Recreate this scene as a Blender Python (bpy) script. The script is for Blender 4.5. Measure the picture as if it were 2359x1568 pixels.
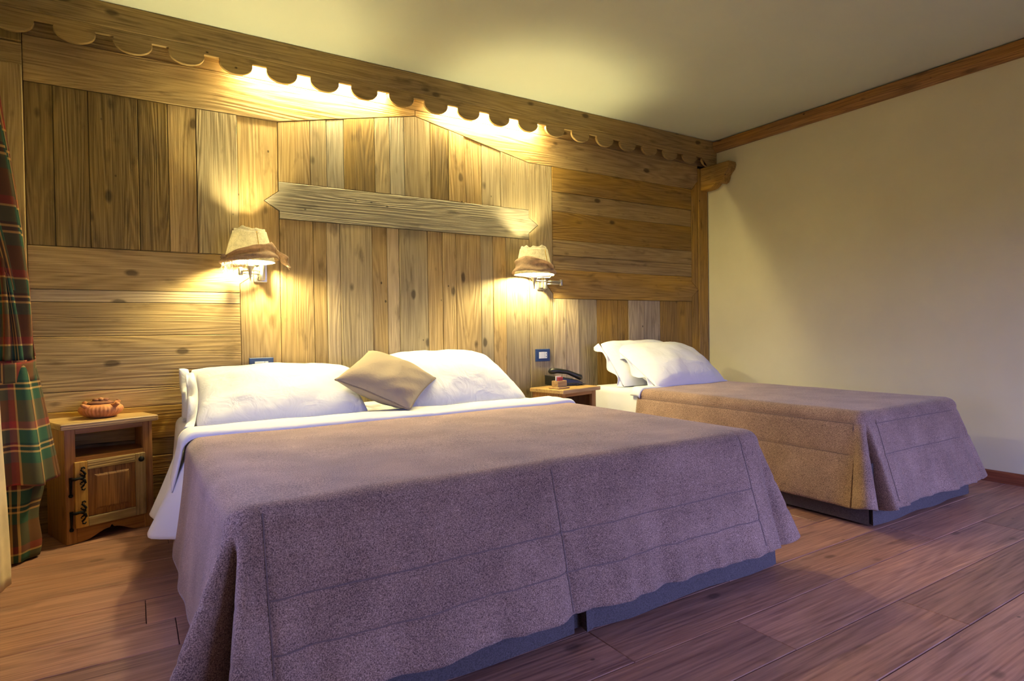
import bpy, math, random
from mathutils import Vector, Matrix, noise

# ------------------------------------------------------------------ scene
for o in list(bpy.data.objects):
    bpy.data.objects.remove(o, do_unlink=True)
scn = bpy.context.scene
COL = scn.collection
R = random.Random(7)

# camera (metres; back wall boards at y = 0, floor z = 0)
YAW, PITCH, ROLL = math.radians(32.084), math.radians(0.890), math.radians(-0.787)
fw = Vector((math.sin(YAW) * math.cos(PITCH), math.cos(YAW) * math.cos(PITCH), -math.sin(PITCH)))
rt0 = Vector((math.cos(YAW), -math.sin(YAW), 0))
up0 = rt0.cross(fw)
rt = rt0 * math.cos(ROLL) + up0 * math.sin(ROLL)
up = up0 * math.cos(ROLL) - rt0 * math.sin(ROLL)
cam = bpy.data.objects.new('camera', bpy.data.cameras.new('camera'))
COL.objects.link(cam)
cam.data.sensor_width = 36.0
cam.data.lens = 1393.8 / 2359.0 * 36.0
cam.data.clip_start = 0.02
m3 = Matrix((rt, up, -fw)).transposed()
cam.matrix_world = Matrix.Translation((0, -4.0, 1.031)) @ m3.to_4x4()
scn.camera = cam

# world: soft blue daylight outside the windows
world = bpy.data.worlds.new('daylight')
scn.world = world
world.use_nodes = True
wn = world.node_tree.nodes
wl = world.node_tree.links
bg = wn['Background']
bg.inputs[1].default_value = 7.6
wtc = wn.new('ShaderNodeTexCoord')
wsp = wn.new('ShaderNodeSeparateXYZ')
wl.new(wtc.outputs['Generated'], wsp.inputs[0])
wr = wn.new('ShaderNodeValToRGB')           # dim ground below the horizon, even blue sky above
wr.color_ramp.elements[0].position = 0.48
wr.color_ramp.elements[0].color = (0.050, 0.055, 0.050, 1)
wr.color_ramp.elements[1].position = 0.52
wr.color_ramp.elements[1].color = (0.35, 0.39, 1.0, 1)
wma = wn.new('ShaderNodeMath')
wma.operation = 'MULTIPLY_ADD'
wma.inputs[1].default_value = 0.5
wma.inputs[2].default_value = 0.5
wl.new(wsp.outputs[2], wma.inputs[0])
wl.new(wma.outputs[0], wr.inputs[0])
wl.new(wr.outputs[0], bg.inputs[0])

# room extents
XL, XR, YB, ZC = -0.60, 4.78, -5.3, 2.81
WIN_REAR = (1.4, 4.6, 0.06, 1.90)       # x0, x1, z0, z1 in the wall behind the camera
WIN_LEFT = (-2.6, -1.6, 0.6, 1.6)      # y0, y1, z0, z1 in the left wall


def portal(name, loc, rot, sx, sy):
    l = bpy.data.lights.new(name, 'AREA')
    l.shape = 'RECTANGLE'
    l.size, l.size_y = sx, sy
    l.cycles.is_portal = True
    o = bpy.data.objects.new(name, l)
    COL.objects.link(o)
    o.location = loc
    o.rotation_euler = rot
    return o


portal('daylight_portal', ((WIN_REAR[0] + WIN_REAR[1]) / 2, YB - 0.02, (WIN_REAR[2] + WIN_REAR[3]) / 2),
       (math.radians(90), 0, 0), WIN_REAR[1] - WIN_REAR[0], WIN_REAR[3] - WIN_REAR[2])
portal('daylight_portal', (XL - 0.02, (WIN_LEFT[0] + WIN_LEFT[1]) / 2, (WIN_LEFT[2] + WIN_LEFT[3]) / 2),
       (math.radians(90), 0, math.radians(-90)), WIN_LEFT[1] - WIN_LEFT[0], WIN_LEFT[3] - WIN_LEFT[2])

vs = scn.view_settings
vs.view_transform = 'Standard'
vs.look = 'None'
vs.gamma = 1.0
vs.use_curve_mapping = False
vs.exposure = 0.58

TUBE_STRENGTH = 470.0
BULB_STRENGTH = 1400.0

# ------------------------------------------------------------------ materials
MATS = {}


def new_mat(name):
    m = bpy.data.materials.new(name)
    m.use_nodes = True
    nt = m.node_tree
    return m, nt, nt.nodes, nt.links, nt.nodes['Principled BSDF']


def val(N, op, a=None, b=None, L=None):
    n = N.new('ShaderNodeMath')
    n.operation = op
    for i, v in enumerate((a, b)):
        if v is None:
            continue
        if isinstance(v, (int, float)):
            n.inputs[i].default_value = v
        else:
            L.new(v, n.inputs[i])
    return n.outputs[0]


def ramp(N, L, fac, stops, interp='LINEAR'):
    n = N.new('ShaderNodeValToRGB')
    n.color_ramp.interpolation = interp
    e = n.color_ramp.elements
    e[0].position, e[0].color = stops[0][0], tuple(stops[0][1]) + (1,)
    e[1].position, e[1].color = stops[1][0], tuple(stops[1][1]) + (1,)
    for p, c in stops[2:]:
        k = e.new(p)
        k.color = tuple(c) + (1,)
    L.new(fac, n.inputs[0])
    return n.outputs[0]


def g(v):
    return (v, v, v)


def mixc(N, L, fac, a, b, mode='MIX'):
    n = N.new('ShaderNodeMix')
    n.data_type = 'RGBA'
    n.blend_type = mode
    for sock, v in ((n.inputs[0], fac), (n.inputs[6], a), (n.inputs[7], b)):
        if isinstance(v, (int, float)):
            sock.default_value = v
        elif isinstance(v, tuple):
            sock.default_value = v + (1,) if len(v) == 3 else v
        else:
            L.new(v, sock)
    return n.outputs[2]


def wood(name, c_lo, c_hi, axis='X', rough=0.6, ring=1.0, knots=1.0, vary=0.5, bump=0.35, fine=1.0, spec=0.3):
    """weathered softwood; axis is the grain direction in object space"""
    key = name + axis
    if key in MATS:
        return MATS[key]
    m, nt, N, L, bs = new_mat(key)
    tc = N.new('ShaderNodeTexCoord')
    oi = N.new('ShaderNodeObjectInfo')
    cmb = N.new('ShaderNodeCombineXYZ')
    for i, k in enumerate((37.0, 23.0, 51.0)):
        L.new(val(N, 'MULTIPLY', oi.outputs['Random'], k, L), cmb.inputs[i])
    add = N.new('ShaderNodeVectorMath')
    add.operation = 'ADD'
    L.new(tc.outputs['Object'], add.inputs[0])
    L.new(cmb.outputs[0], add.inputs[1])

    def mapped(al, ac):
        mp = N.new('ShaderNodeMapping')
        mp.inputs['Scale'].default_value = tuple(al if a == axis else ac for a in 'XYZ')
        L.new(add.outputs[0], mp.inputs[0])
        return mp.outputs[0]

    def noi(vec, sc, det, dist=0.0):
        n = N.new('ShaderNodeTexNoise')
        n.inputs['Scale'].default_value = sc
        n.inputs['Detail'].default_value = det
        n.inputs['Distortion'].default_value = dist
        L.new(vec, n.inputs['Vector'])
        return n.outputs['Fac']
    # growth rings as contour lines of a stretched noise
    base = noi(mapped(0.32, 5.0), 1.0, 2.0, 0.15)
    rings = val(N, 'SINE', val(N, 'MULTIPLY', base, 150.0 * ring, L), None, L)
    rings = val(N, 'MULTIPLY_ADD', rings, 0.5, L)
    N[-1].inputs[2].default_value = 0.5
    fib = noi(mapped(4.0, 170.0 * fine), 1.0, 3.0)
    patch = noi(mapped(1.4, 5.5), 1.0, 3.0)
    # colour
    f1 = val(N, 'ADD', val(N, 'MULTIPLY', rings, 0.13, L), val(N, 'MULTIPLY', fib, 0.72, L), L)
    f1 = val(N, 'ADD', f1, val(N, 'MULTIPLY', patch, 0.55, L), L)
    mid = tuple((a + b) / 2 for a, b in zip(c_lo, c_hi))
    col = ramp(N, L, f1, [(0.42, c_lo), (0.94, c_hi), (0.66, mid)])
    tone = val(N, 'ADD', val(N, 'MULTIPLY', oi.outputs['Random'], vary, L), 1.0 - vary / 2, L)
    hsv = N.new('ShaderNodeHueSaturation')
    L.new(col, hsv.inputs['Color'])
    L.new(tone, hsv.inputs['Value'])
    L.new(val(N, 'ADD', val(N, 'MULTIPLY', patch, 0.35, L), 0.82, L), hsv.inputs['Saturation'])
    col = hsv.outputs[0]
    # knots and nail stains
    if knots > 0:
        vo = N.new('ShaderNodeTexVoronoi')
        vo.inputs['Scale'].default_value = 1.0
        L.new(mapped(3.6, 7.0), vo.inputs['Vector'])
        gate = val(N, 'GREATER_THAN', N[vo.name].outputs['Color'], 0.45, L)
        dn = val(N, 'ADD', vo.outputs['Distance'], val(N, 'MULTIPLY', noi(mapped(14, 20), 1.0, 2.0), 0.10, L), L)
        kn = ramp(N, L, dn, [(0.14, g(1)), (0.21, g(0))])
        kf = val(N, 'MULTIPLY', kn, gate, L)
        kf = val(N, 'MULTIPLY', kf, 0.75 * knots, L)
        dark = tuple(c * 0.22 for c in c_lo)
        col = mixc(N, L, kf, col, dark)
        v2 = N.new('ShaderNodeTexVoronoi')
        v2.inputs['Scale'].default_value = 1.0
        L.new(mapped(6.5, 9.5), v2.inputs['Vector'])
        g2 = val(N, 'GREATER_THAN', v2.outputs['Color'], 0.62, L)
        nd = ramp(N, L, v2.outputs['Distance'], [(0.045, g(1)), (0.075, g(0))])
        col = mixc(N, L, val(N, 'MULTIPLY', val(N, 'MULTIPLY', nd, g2, L), 0.85 * knots, L), col, tuple(c * 0.15 for c in c_lo))
        st = noi(mapped(5.0, 16.0), 1.0, 4.0)
        sf = ramp(N, L, st, [(0.60, g(0)), (0.74, g(0.6 * knots))])
        col = mixc(N, L, sf, col, tuple(c * 0.45 for c in c_lo))
    L.new(col, bs.inputs['Base Color'])
    bs.inputs['Roughness'].default_value = rough
    bs.inputs['Specular IOR Level'].default_value = spec
    h = val(N, 'ADD', val(N, 'MULTIPLY', rings, 0.5, L), val(N, 'MULTIPLY', fib, 0.8, L), L)
    bp = N.new('ShaderNodeBump')
    bp.inputs['Strength'].default_value = bump
    bp.inputs['Distance'].default_value = 0.004
    L.new(h, bp.inputs['Height'])
    L.new(bp.outputs[0], bs.inputs['Normal'])
    MATS[key] = m
    return m


def plain(name, col, rough=0.6, metal=0.0, spec=0.4, nscale=0, namp=0.15, bump=0.0, sheen=0.0, ncontrast=None):
    if name in MATS:
        return MATS[name]
    m, nt, N, L, bs = new_mat(name)
    bs.inputs['Roughness'].default_value = rough
    bs.inputs['Metallic'].default_value = metal
    bs.inputs['Specular IOR Level'].default_value = spec
    bs.inputs['Base Color'].default_value = tuple(col) + (1,)
    if sheen:
        bs.inputs['Sheen Weight'].default_value = sheen
    if nscale:
        tc = N.new('ShaderNodeTexCoord')
        n = N.new('ShaderNodeTexNoise')
        n.inputs['Scale'].default_value = nscale
        n.inputs['Detail'].default_value = 4
        L.new(tc.outputs['Object'], n.inputs['Vector'])
        c = ramp(N, L, n.outputs['Fac'], [(0.3, tuple(x * (1 - namp) for x in col)), (0.7, tuple(min(1, x * (1 + namp)) for x in col))])
        L.new(c, bs.inputs['Base Color'])
        if bump:
            bp = N.new('ShaderNodeBump')
            bp.inputs['Strength'].default_value = bump
            bp.inputs['Distance'].default_value = 0.003
            L.new(n.outputs['Fac'], bp.inputs['Height'])
            L.new(bp.outputs[0], bs.inputs['Normal'])
    MATS[name] = m
    return m


def emission(name, col, strength):
    m, nt, N, L, bs = new_mat(name)
    bs.inputs['Base Color'].default_value = (0.9, 0.9, 0.9, 1)
    bs.inputs['Emission Color'].default_value = tuple(col) + (1,)
    bs.inputs['Emission Strength'].default_value = strength
    return m


def tweed():
    m, nt, N, L, bs = new_mat('wool_tweed')
    tc = N.new('ShaderNodeTexCoord')
    n1 = N.new('ShaderNodeTexNoise')
    n1.inputs['Scale'].default_value = 330
    n1.inputs['Detail'].default_value = 2
    L.new(tc.outputs['Object'], n1.inputs['Vector'])
    n2 = N.new('ShaderNodeTexNoise')
    n2.inputs['Scale'].default_value = 5
    n2.inputs['Detail'].default_value = 3
    L.new(tc.outputs['Object'], n2.inputs['Vector'])
    mp = N.new('ShaderNodeMapping')
    mp.inputs['Scale'].default_value = (6, 90, 90)
    L.new(tc.outputs['Object'], mp.inputs[0])
    n3 = N.new('ShaderNodeTexNoise')
    n3.inputs['Scale'].default_value = 1
    n3.inputs['Detail'].default_value = 2
    L.new(mp.outputs[0], n3.inputs['Vector'])
    f = val(N, 'ADD', val(N, 'MULTIPLY', n1.outputs['Fac'], 0.75, L), val(N, 'MULTIPLY', n2.outputs['Fac'], 0.20, L), L)
    f = val(N, 'ADD', f, val(N, 'MULTIPLY', n3.outputs['Fac'], 0.06, L), L)
    c = ramp(N, L, f, [(0.36, (0.10, 0.060, 0.048)), (0.70, (0.58, 0.40, 0.30)), (0.52, (0.30, 0.195, 0.142))])
    L.new(c, bs.inputs['Base Color'])
    bs.inputs['Roughness'].default_value = 0.95
    bs.inputs['Specular IOR Level'].default_value = 0.1
    bs.inputs['Sheen Weight'].default_value = 0.25
    bp = N.new('ShaderNodeBump')
    bp.inputs['Strength'].default_value = 0.35
    bp.inputs['Distance'].default_value = 0.002
    L.new(n1.outputs['Fac'], bp.inputs['Height'])
    L.new(bp.outputs[0], bs.inputs['Normal'])
    return m


def linen(name, col, sc=14.0, strength=0.25):
    m, nt, N, L, bs = new_mat(name)
    tc = N.new('ShaderNodeTexCoord')
    n1 = N.new('ShaderNodeTexNoise')
    n1.inputs['Scale'].default_value = sc
    n1.inputs['Detail'].default_value = 3
    n1.inputs['Distortion'].default_value = 1.2
    L.new(tc.outputs['Object'], n1.inputs['Vector'])
    bs.inputs['Base Color'].default_value = tuple(col) + (1,)
    bs.inputs['Roughness'].default_value = 0.85
    bs.inputs['Specular IOR Level'].default_value = 0.2
    bp = N.new('ShaderNodeBump')
    bp.inputs['Strength'].default_value = strength
    bp.inputs['Distance'].default_value = 0.02
    L.new(n1.outputs['Fac'], bp.inputs['Height'])
    L.new(bp.outputs[0], bs.inputs['Normal'])
    return m


def plaid():
    m, nt, N, L, bs = new_mat('plaid_wool')
    uv = N.new('ShaderNodeUVMap')
    sp = N.new('ShaderNodeSeparateXYZ')
    L.new(uv.outputs[0], sp.inputs[0])
    gr, rd, dk, yl = (0.035, 0.085, 0.05), (0.26, 0.035, 0.03), (0.02, 0.03, 0.03), (0.55, 0.33, 0.10)
    br = (0.12, 0.055, 0.025)

    def band(out, period):
        f = val(N, 'FRACT', val(N, 'DIVIDE', out, period, L), None, L)
        return ramp(N, L, f, [(0.0, br), (0.14, rd), (0.25, yl), (0.275, gr), (0.48, dk), (0.515, yl), (0.545, dk), (0.60, yl), (0.63, gr), (0.80, br)], 'CONSTANT')
    cu = band(sp.outputs[0], 0.30)
    cv = band(sp.outputs[1], 0.30)
    ck = val(N, 'GREATER_THAN', val(N, 'FRACT', val(N, 'MULTIPLY', val(N, 'ADD', sp.outputs[0], sp.outputs[1], L), 160, L), None, L), 0.5, L)
    c = mixc(N, L, val(N, 'ADD', val(N, 'MULTIPLY', ck, 0.16, L), 0.42, L), cu, cv)
    L.new(c, bs.inputs['Base Color'])
    bs.inputs['Roughness'].default_value = 0.95
    bs.inputs['Specular IOR Level'].default_value = 0.1
    return m


def burlap(name, col, trans=0.5, weave=420):
    m, nt, N, L, bs = new_mat(name)
    out = N['Material Output']
    tc = N.new('ShaderNodeTexCoord')
    n = N.new('ShaderNodeTexNoise')
    n.inputs['Scale'].default_value = weave
    n.inputs['Detail'].default_value = 2
    L.new(tc.outputs['Object'], n.inputs['Vector'])
    n2 = N.new('ShaderNodeTexNoise')
    n2.inputs['Scale'].default_value = 40
    L.new(tc.outputs['Object'], n2.inputs['Vector'])
    f = val(N, 'ADD', val(N, 'MULTIPLY', n.outputs['Fac'], 0.6, L), val(N, 'MULTIPLY', n2.outputs['Fac'], 0.4, L), L)
    c = ramp(N, L, f, [(0.35, tuple(x * 0.55 for x in col)), (0.62, col)])
    L.new(c, bs.inputs['Base Color'])
    bs.inputs['Roughness'].default_value = 0.95
    tr = N.new('ShaderNodeBsdfTranslucent')
    L.new(c, tr.inputs[0])
    mx = N.new('ShaderNodeMixShader')
    mx.inputs[0].default_value = trans
    L.new(bs.outputs[0], mx.inputs[1])
    L.new(tr.outputs[0], mx.inputs[2])
    L.new(mx.outputs[0], out.inputs[0])
    bp = N.new('ShaderNodeBump')
    bp.inputs['Strength'].default_value = 0.5
    bp.inputs['Distance'].default_value = 0.003
    L.new(f, bp.inputs['Height'])
    L.new(bp.outputs[0], bs.inputs['Normal'])
    return m


def glass_pane():
    m, nt, N, L, bs = new_mat('window_glass')
    out = N['Material Output']
    t = N.new('ShaderNodeBsdfTransparent')
    gl = N.new('ShaderNodeBsdfGlossy')
    gl.inputs['Roughness'].default_value = 0.02
    mx = N.new('ShaderNodeMixShader')
    mx.inputs[0].default_value = 0.06
    L.new(t.outputs[0], mx.inputs[1])
    L.new(gl.outputs[0], mx.inputs[2])
    L.new(mx.outputs[0], out.inputs[0])
    return m


# wall boards in several weathered tones
TONES = {
    'tan': ((0.20, 0.123, 0.040), (0.53, 0.375, 0.168)),
    'grey': ((0.19, 0.138, 0.070), (0.48, 0.38, 0.215)),
    'silver': ((0.17, 0.145, 0.10), (0.42, 0.37, 0.265)),
    'brown': ((0.095, 0.060, 0.018), (0.33, 0.225, 0.080)),
    'ochre': ((0.17, 0.090, 0.015), (0.50, 0.30, 0.072)),
    'pale': ((0.27, 0.190, 0.10), (0.59, 0.465, 0.27)),
}


def wb(t, axis):
    lo, hi = TONES[t]
    return wood('board_' + t + '_', lo, hi, axis, rough=0.62, vary=0.28, bump=0.6)


M_FLOOR = wood('floor_larch_', (0.18, 0.074, 0.052), (0.54, 0.29, 0.19), 'X', rough=0.36, ring=0.8, knots=0.7, vary=0.4, bump=0.12, fine=0.7, spec=0.5)
M_FURN = wood('pine_furniture_', (0.17, 0.062, 0.014), (0.46, 0.22, 0.06), 'Z', rough=0.5, vary=0.3, knots=0.6, bump=0.25)
M_FURNX = wood('pine_furniture_', (0.17, 0.062, 0.014), (0.46, 0.22, 0.06), 'X', rough=0.5, vary=0.3, knots=0.6, bump=0.25)
M_TOP = wood('pine_top_', (0.28, 0.15, 0.05), (0.60, 0.40, 0.16), 'X', rough=0.5, vary=0.2, knots=0.7, bump=0.25)
M_PANEL = wood('pine_panel_', (0.12, 0.045, 0.012), (0.42, 0.19, 0.05), 'Z', rough=0.5, vary=0.2, knots=0.3, bump=0.4, ring=1.3)
M_HONEY = wood('pine_honey_', (0.36, 0.17, 0.03), (0.62, 0.36, 0.08), 'Z', rough=0.5, vary=0.1, knots=0.3, bump=0.2)
M_CORN = wood('cornice_larch_', (0.17, 0.105, 0.035), (0.44, 0.30, 0.12), 'X', rough=0.6, vary=0.15, knots=1.0, bump=0.4)
M_CROWN = wood('crown_', (0.12, 0.055, 0.015), (0.42, 0.22, 0.07), 'Y', rough=0.6, vary=0.1, knots=0.9, bump=0.3)
M_BASEB = wood('baseboard_', (0.12, 0.03, 0.012), (0.30, 0.10, 0.05), 'Y', rough=0.45, vary=0.1, knots=0.2)
M_PLASTER = plain('painted_plaster', (0.72, 0.67, 0.46), 0.9, spec=0.2, nscale=2.2, namp=0.035)
M_CEIL = plain('ceiling_paint', (0.60, 0.63, 0.50), 0.9, spec=0.2, nscale=1.3, namp=0.03)
M_DARK = plain('dark_backing', (0.03, 0.018, 0.008), 0.9, nscale=30)
M_TWEED = tweed()
M_SEAM = plain('seam_groove_shade', (0.19, 0.13, 0.11), 0.9, nscale=200)  # darker than the tweed: groove shade put into the seam colour
M_SKIRT = plain('skirt_grey', (0.105, 0.092, 0.090), 0.95, spec=0.1, nscale=260, namp=0.35, bump=0.3)
M_WHITE = linen('white_cotton', (0.74, 0.75, 0.78), 9.0, 0.4)
M_SHEET = linen('white_sheet', (0.74, 0.75, 0.79), 5.0, 0.18)
M_MATTR = plain('mattress_ticking', (0.75, 0.74, 0.72), 0.9, nscale=40, namp=0.05)
M_TAUPE = linen('taupe_linen', (0.34, 0.275, 0.20), 30.0, 0.15)
M_PIPE = plain('taupe_piping', (0.22, 0.17, 0.125), 0.9, nscale=200)
M_IRON = plain('black_iron', (0.012, 0.011, 0.010), 0.5, metal=0.6, nscale=60, namp=0.3)
M_NICKEL = plain('brushed_nickel', (0.55, 0.52, 0.46), 0.32, metal=1.0, nscale=90, namp=0.05)
M_BLUE = plain('blue_plate', (0.022, 0.052, 0.155), 0.4, nscale=30, namp=0.05)
M_SWITCH = plain('white_switch', (0.75, 0.76, 0.76), 0.4, nscale=30, namp=0.02)
M_TERRA = plain('terracotta', (0.50, 0.20, 0.07), 0.75, nscale=22, namp=0.25, bump=0.2)
M_TERRAD = plain('terracotta_dark', (0.20, 0.075, 0.035), 0.75, nscale=30, namp=0.3, bump=0.2)
M_PHONE = plain('black_plastic', (0.012, 0.015, 0.014), 0.38, spec=0.5, nscale=40, namp=0.1)
M_KEY = plain('grey_keys', (0.10, 0.105, 0.11), 0.5, nscale=40, namp=0.1)
M_RED = plain('red_card', (0.50, 0.07, 0.06), 0.6, nscale=60, namp=0.2)
M_PAPER = plain('paper', (0.72, 0.66, 0.58), 0.8, nscale=60, namp=0.08)
M_PLAID = plaid()
M_CREAM = plain('cream_drape', (0.62, 0.47, 0.26), 0.9, nscale=12, namp=0.12)
M_SHADE = burlap('burlap_shade', (0.56, 0.52, 0.41), 0.28, 260)
M_WRAP = burlap('burlap_wrap', (0.70, 0.55, 0.40), 0.62, 420)
M_TRIMTAPE = plain('shade_tape', (0.48, 0.30, 0.05), 0.8, nscale=90)
M_FRINGE = plain('burlap_thread', (0.50, 0.42, 0.32), 0.9, nscale=90)
M_BULB = emission('lamp_bulb_glow', (1.0, 0.86, 0.43), BULB_STRENGTH)
M_TUBE = emission('tube_glow', (1.0, 0.83, 0.40), TUBE_STRENGTH)
M_GLASS = glass_pane()
M_WINFRAME = wood('window_larch_', (0.16, 0.08, 0.03), (0.42, 0.25, 0.10), 'Z', rough=0.5, vary=0.2, knots=0.3)

# ------------------------------------------------------------------ mesh helpers


class MB:
    def __init__(s):
        s.v, s.f, s.uv = [], [], None

    def add(s, vs_, fs_):
        k = len(s.v)
        s.v += [tuple(p) for p in vs_]
        s.f += [tuple(i + k for i in f) for f in fs_]
        return s

    def box(s, x0, x1, y0, y1, z0, z1):
        return s.add([(x0, y0, z0), (x1, y0, z0), (x1, y1, z0), (x0, y1, z0), (x0, y0, z1), (x1, y0, z1), (x1, y1, z1), (x0, y1, z1)],
                     [(0, 3, 2, 1), (4, 5, 6, 7), (0, 1, 5, 4), (1, 2, 6, 5), (2, 3, 7, 6), (3, 0, 4, 7)])

    def cbox(s, x0, x1, y0, y1, z0, z1, c=0.004):
        """box with chamfered edges (rings stacked in z)"""
        rings = []
        for z, d in ((z0, c), (z0 + c, 0), (z1 - c, 0), (z1, c)):
            a, b, e, f_ = x0 + d, x1 - d, y0 + d, y1 - d
            k = c * 0.8
            rings.append([(a + k, e, z), (b - k, e, z), (b, e + k, z), (b, f_ - k, z), (b - k, f_, z), (a + k, f_, z), (a, f_ - k, z), (a, e + k, z)])
        return s.loft(rings, True, True)

    def loft(s, rings, closed=True, caps=False):
        n = len(rings[0])
        vs_ = [p for r in rings for p in r]
        fs_ = []
        for i in range(len(rings) - 1):
            for j in range(n if closed else n - 1):
                a, b = i * n + j, i * n + (j + 1) % n
                fs_.append((a, b, b + n, a + n))
        if caps:
            fs_.append(tuple(range(n))[::-1])
            fs_.append(tuple((len(rings) - 1) * n + j for j in range(n)))
        return s.add(vs_, fs_)

    def prism(s, poly, y0, y1, ch=0.0, plane='XZ'):
        """poly in a plane, extruded; front at y0 (toward -y) with chamfer ch"""
        def P(a, b, c):
            return {'XZ': (a, c, b), 'YZ': (c, a, b), 'XY': (a, b, c)}[plane]
        n = len(poly)
        area = sum(poly[i][0] * poly[(i + 1) % n][1] - poly[(i + 1) % n][0] * poly[i][1] for i in range(n))
        if area < 0:
            poly = poly[::-1]
        rings = [[P(a, b, y1) for a, b in poly]]
        if ch > 0:
            sg = 1 if y1 > y0 else -1
            rings.append([P(a, b, y0 + ch * sg) for a, b in poly])
            ins = []
            for i in range(n):
                p0, p1, p2 = Vector(poly[i - 1]), Vector(poly[i]), Vector(poly[(i + 1) % n])
                d1, d2 = (p1 - p0).normalized(), (p2 - p1).normalized()
                n1, n2 = Vector((-d1.y, d1.x)), Vector((-d2.y, d2.x))
                b = n1 + n2
                b = b / max(0.35, b.length_squared / 2)
                ins.append(p1 + b * ch)
            rings.append([P(a, b, y0) for a, b in ins])
        else:
            rings.append([P(a, b, y0) for a, b in poly])
        return s.loft(rings, True, True)

    def tube(s, pts, r, n=8, caps=True, flat=1.0, upv=(0, 0, 1)):
        pts = [Vector(p) for p in pts]
        rs = r if isinstance(r, (list, tuple)) else [r] * len(pts)
        rings = []
        for i, p in enumerate(pts):
            t = (pts[min(i + 1, len(pts) - 1)] - pts[max(i - 1, 0)]).normalized()
            u = Vector(upv)
            if abs(t.dot(u)) > 0.95:
                u = Vector((1, 0, 0)) if abs(t.x) < 0.9 else Vector((0, 1, 0))
            a = t.cross(u).normalized()
            b = a.cross(t).normalized()
            rings.append([p + (a * math.cos(2 * math.pi * k / n) + b * math.sin(2 * math.pi * k / n) * flat) * rs[i] for k in range(n)])
        return s.loft(rings, True, caps)

    def lathe(s, prof, c=(0, 0, 0), n=32, mod=None, caps=True):
        rings = []
        for r, z in prof:
            ring = []
            for k in range(n):
                th = 2 * math.pi * k / n
                rr = r * (mod(th, z) if mod else 1)
                ring.append((c[0] + rr * math.cos(th), c[1] + rr * math.sin(th), c[2] + z))
            rings.append(ring)
        return s.loft(rings, True, caps)

    def grid(s, fn, us, vs_):
        k = len(us)
        vv = [fn(u, v) for v in vs_ for u in us]
        ff = [(j * k + i, j * k + i + 1, (j + 1) * k + i + 1, (j + 1) * k + i) for j in range(len(vs_) - 1) for i in range(k - 1)]
        return s.add(vv, ff)

    def build(s, name, mat, parent=None, smooth=False, loc=None, fix=True):
        me = bpy.data.meshes.new(name)
        me.from_pydata(s.v, [], s.f)
        if s.uv:
            ul = me.uv_layers.new(name='UVMap')
            for lp in me.loops:
                ul.data[lp.index].uv = s.uv[lp.vertex_index]
        if fix:
            import bmesh
            bm = bmesh.new()
            bm.from_mesh(me)
            bmesh.ops.recalc_face_normals(bm, faces=bm.faces)
            bm.to_mesh(me)
            bm.free()
        if smooth:
            me.polygons.foreach_set('use_smooth', [True] * len(me.polygons))
        me.materials.append(mat)
        o = bpy.data.objects.new(name, me)
        COL.objects.link(o)
        if parent:
            o.parent = parent
        if loc:
            o.location = loc
        return o


def tag(o, label=None, cat=None, group=None, kind=None):
    for k, v in (('label', label), ('category', cat), ('group', group), ('kind', kind)):
        if v:
            o[k] = v
    return o


def empty(name, loc=(0, 0, 0), rz=0.0):
    o = bpy.data.objects.new(name, None)
    o.empty_display_size = 0.1
    COL.objects.link(o)
    o.location = loc
    o.rotation_euler = (0, 0, rz)
    return o


def copy_tree(o, parent=None):
    c = o.copy()
    COL.objects.link(c)
    c.parent = parent
    for ch in list(o.children):
        copy_tree(ch, c)
    return c


def solidify(o, t, off=-1.0):
    md = o.modifiers.new('thickness', 'SOLIDIFY')
    md.thickness = t
    md.offset = off
    return o


def lin(a, b, n):
    return [a + (b - a) * i / (n - 1) for i in range(n)]


def sm(x):
    x = max(0.0, min(1.0, x))
    return x * x * (3 - 2 * x)


# ------------------------------------------------------------------ room shell
b = MB().box(XL - 0.25, XR + 0.25, YB - 0.25, 0.25, -0.20, -0.012)
floor = tag(b.build('floor', M_DARK), kind='structure', label='floor of wide red-brown larch planks', cat='floor')
joints = {11: [1.30, 3.25], 10: [2.04, 4.2], 12: [1.78, 3.75], 13: [0.4, 2.42, 4.4], 6: [0.022, 2.1, 3.9], 9: [0.9, 3.05], 14: [1.2, 3.1]}
y = 0.02
k = 0
ROW = 0.23
while y > YB:
    y1 = -0.09 - ROW * k
    y0 = max(y1, YB)
    xs = joints.get(k)
    if xs is None:
        q = R.uniform(0.0, 1.9)
        xs = [q, q + R.uniform(1.8, 2.2)]
    xs = [XL] + [x for x in xs if XL + 0.1 < x < XR - 0.1] + [XR]
    for a, c in zip(xs[:-1], xs[1:]):
        dz = R.uniform(-0.0007, 0.0007)
        mb = MB().prism([(a + 0.0012, y0 + 0.0015), (c - 0.0012, y0 + 0.0015), (c - 0.0012, y - 0.0015), (a + 0.0012, y - 0.0015)], dz, -0.013, 0.002, 'XY')
        mb.build('plank', M_FLOOR, floor)
    y = y0
    k += 1

tag(MB().box(XL - 0.25, XR + 0.25, YB - 0.25, 0.25, ZC, ZC + 0.15).build('ceiling', M_CEIL), kind='structure', label='plain pale painted ceiling', cat='ceiling')
tag(MB().box(XR, XR + 0.2, YB, 0.2, 0, ZC).build('wall_right', M_PLASTER), kind='structure', label='cream plastered wall beside the single bed', cat='wall')


def wall_with_hole(name, x0, x1, z0, z1, hole, mapf, mat):
    mb = MB()
    hx0, hx1, hz0, hz1 = hole
    for a, c, d, e in ((x0, hx0, z0, z1), (hx1, x1, z0, z1), (hx0, hx1, z0, hz0), (hx0, hx1, hz1, z1)):
        m2 = MB().box(a, c, 0, 0.2, d, e)
        mb.add([mapf(p) for p in m2.v], m2.f)
    return tag(mb.build(name, mat), kind='structure')


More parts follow.
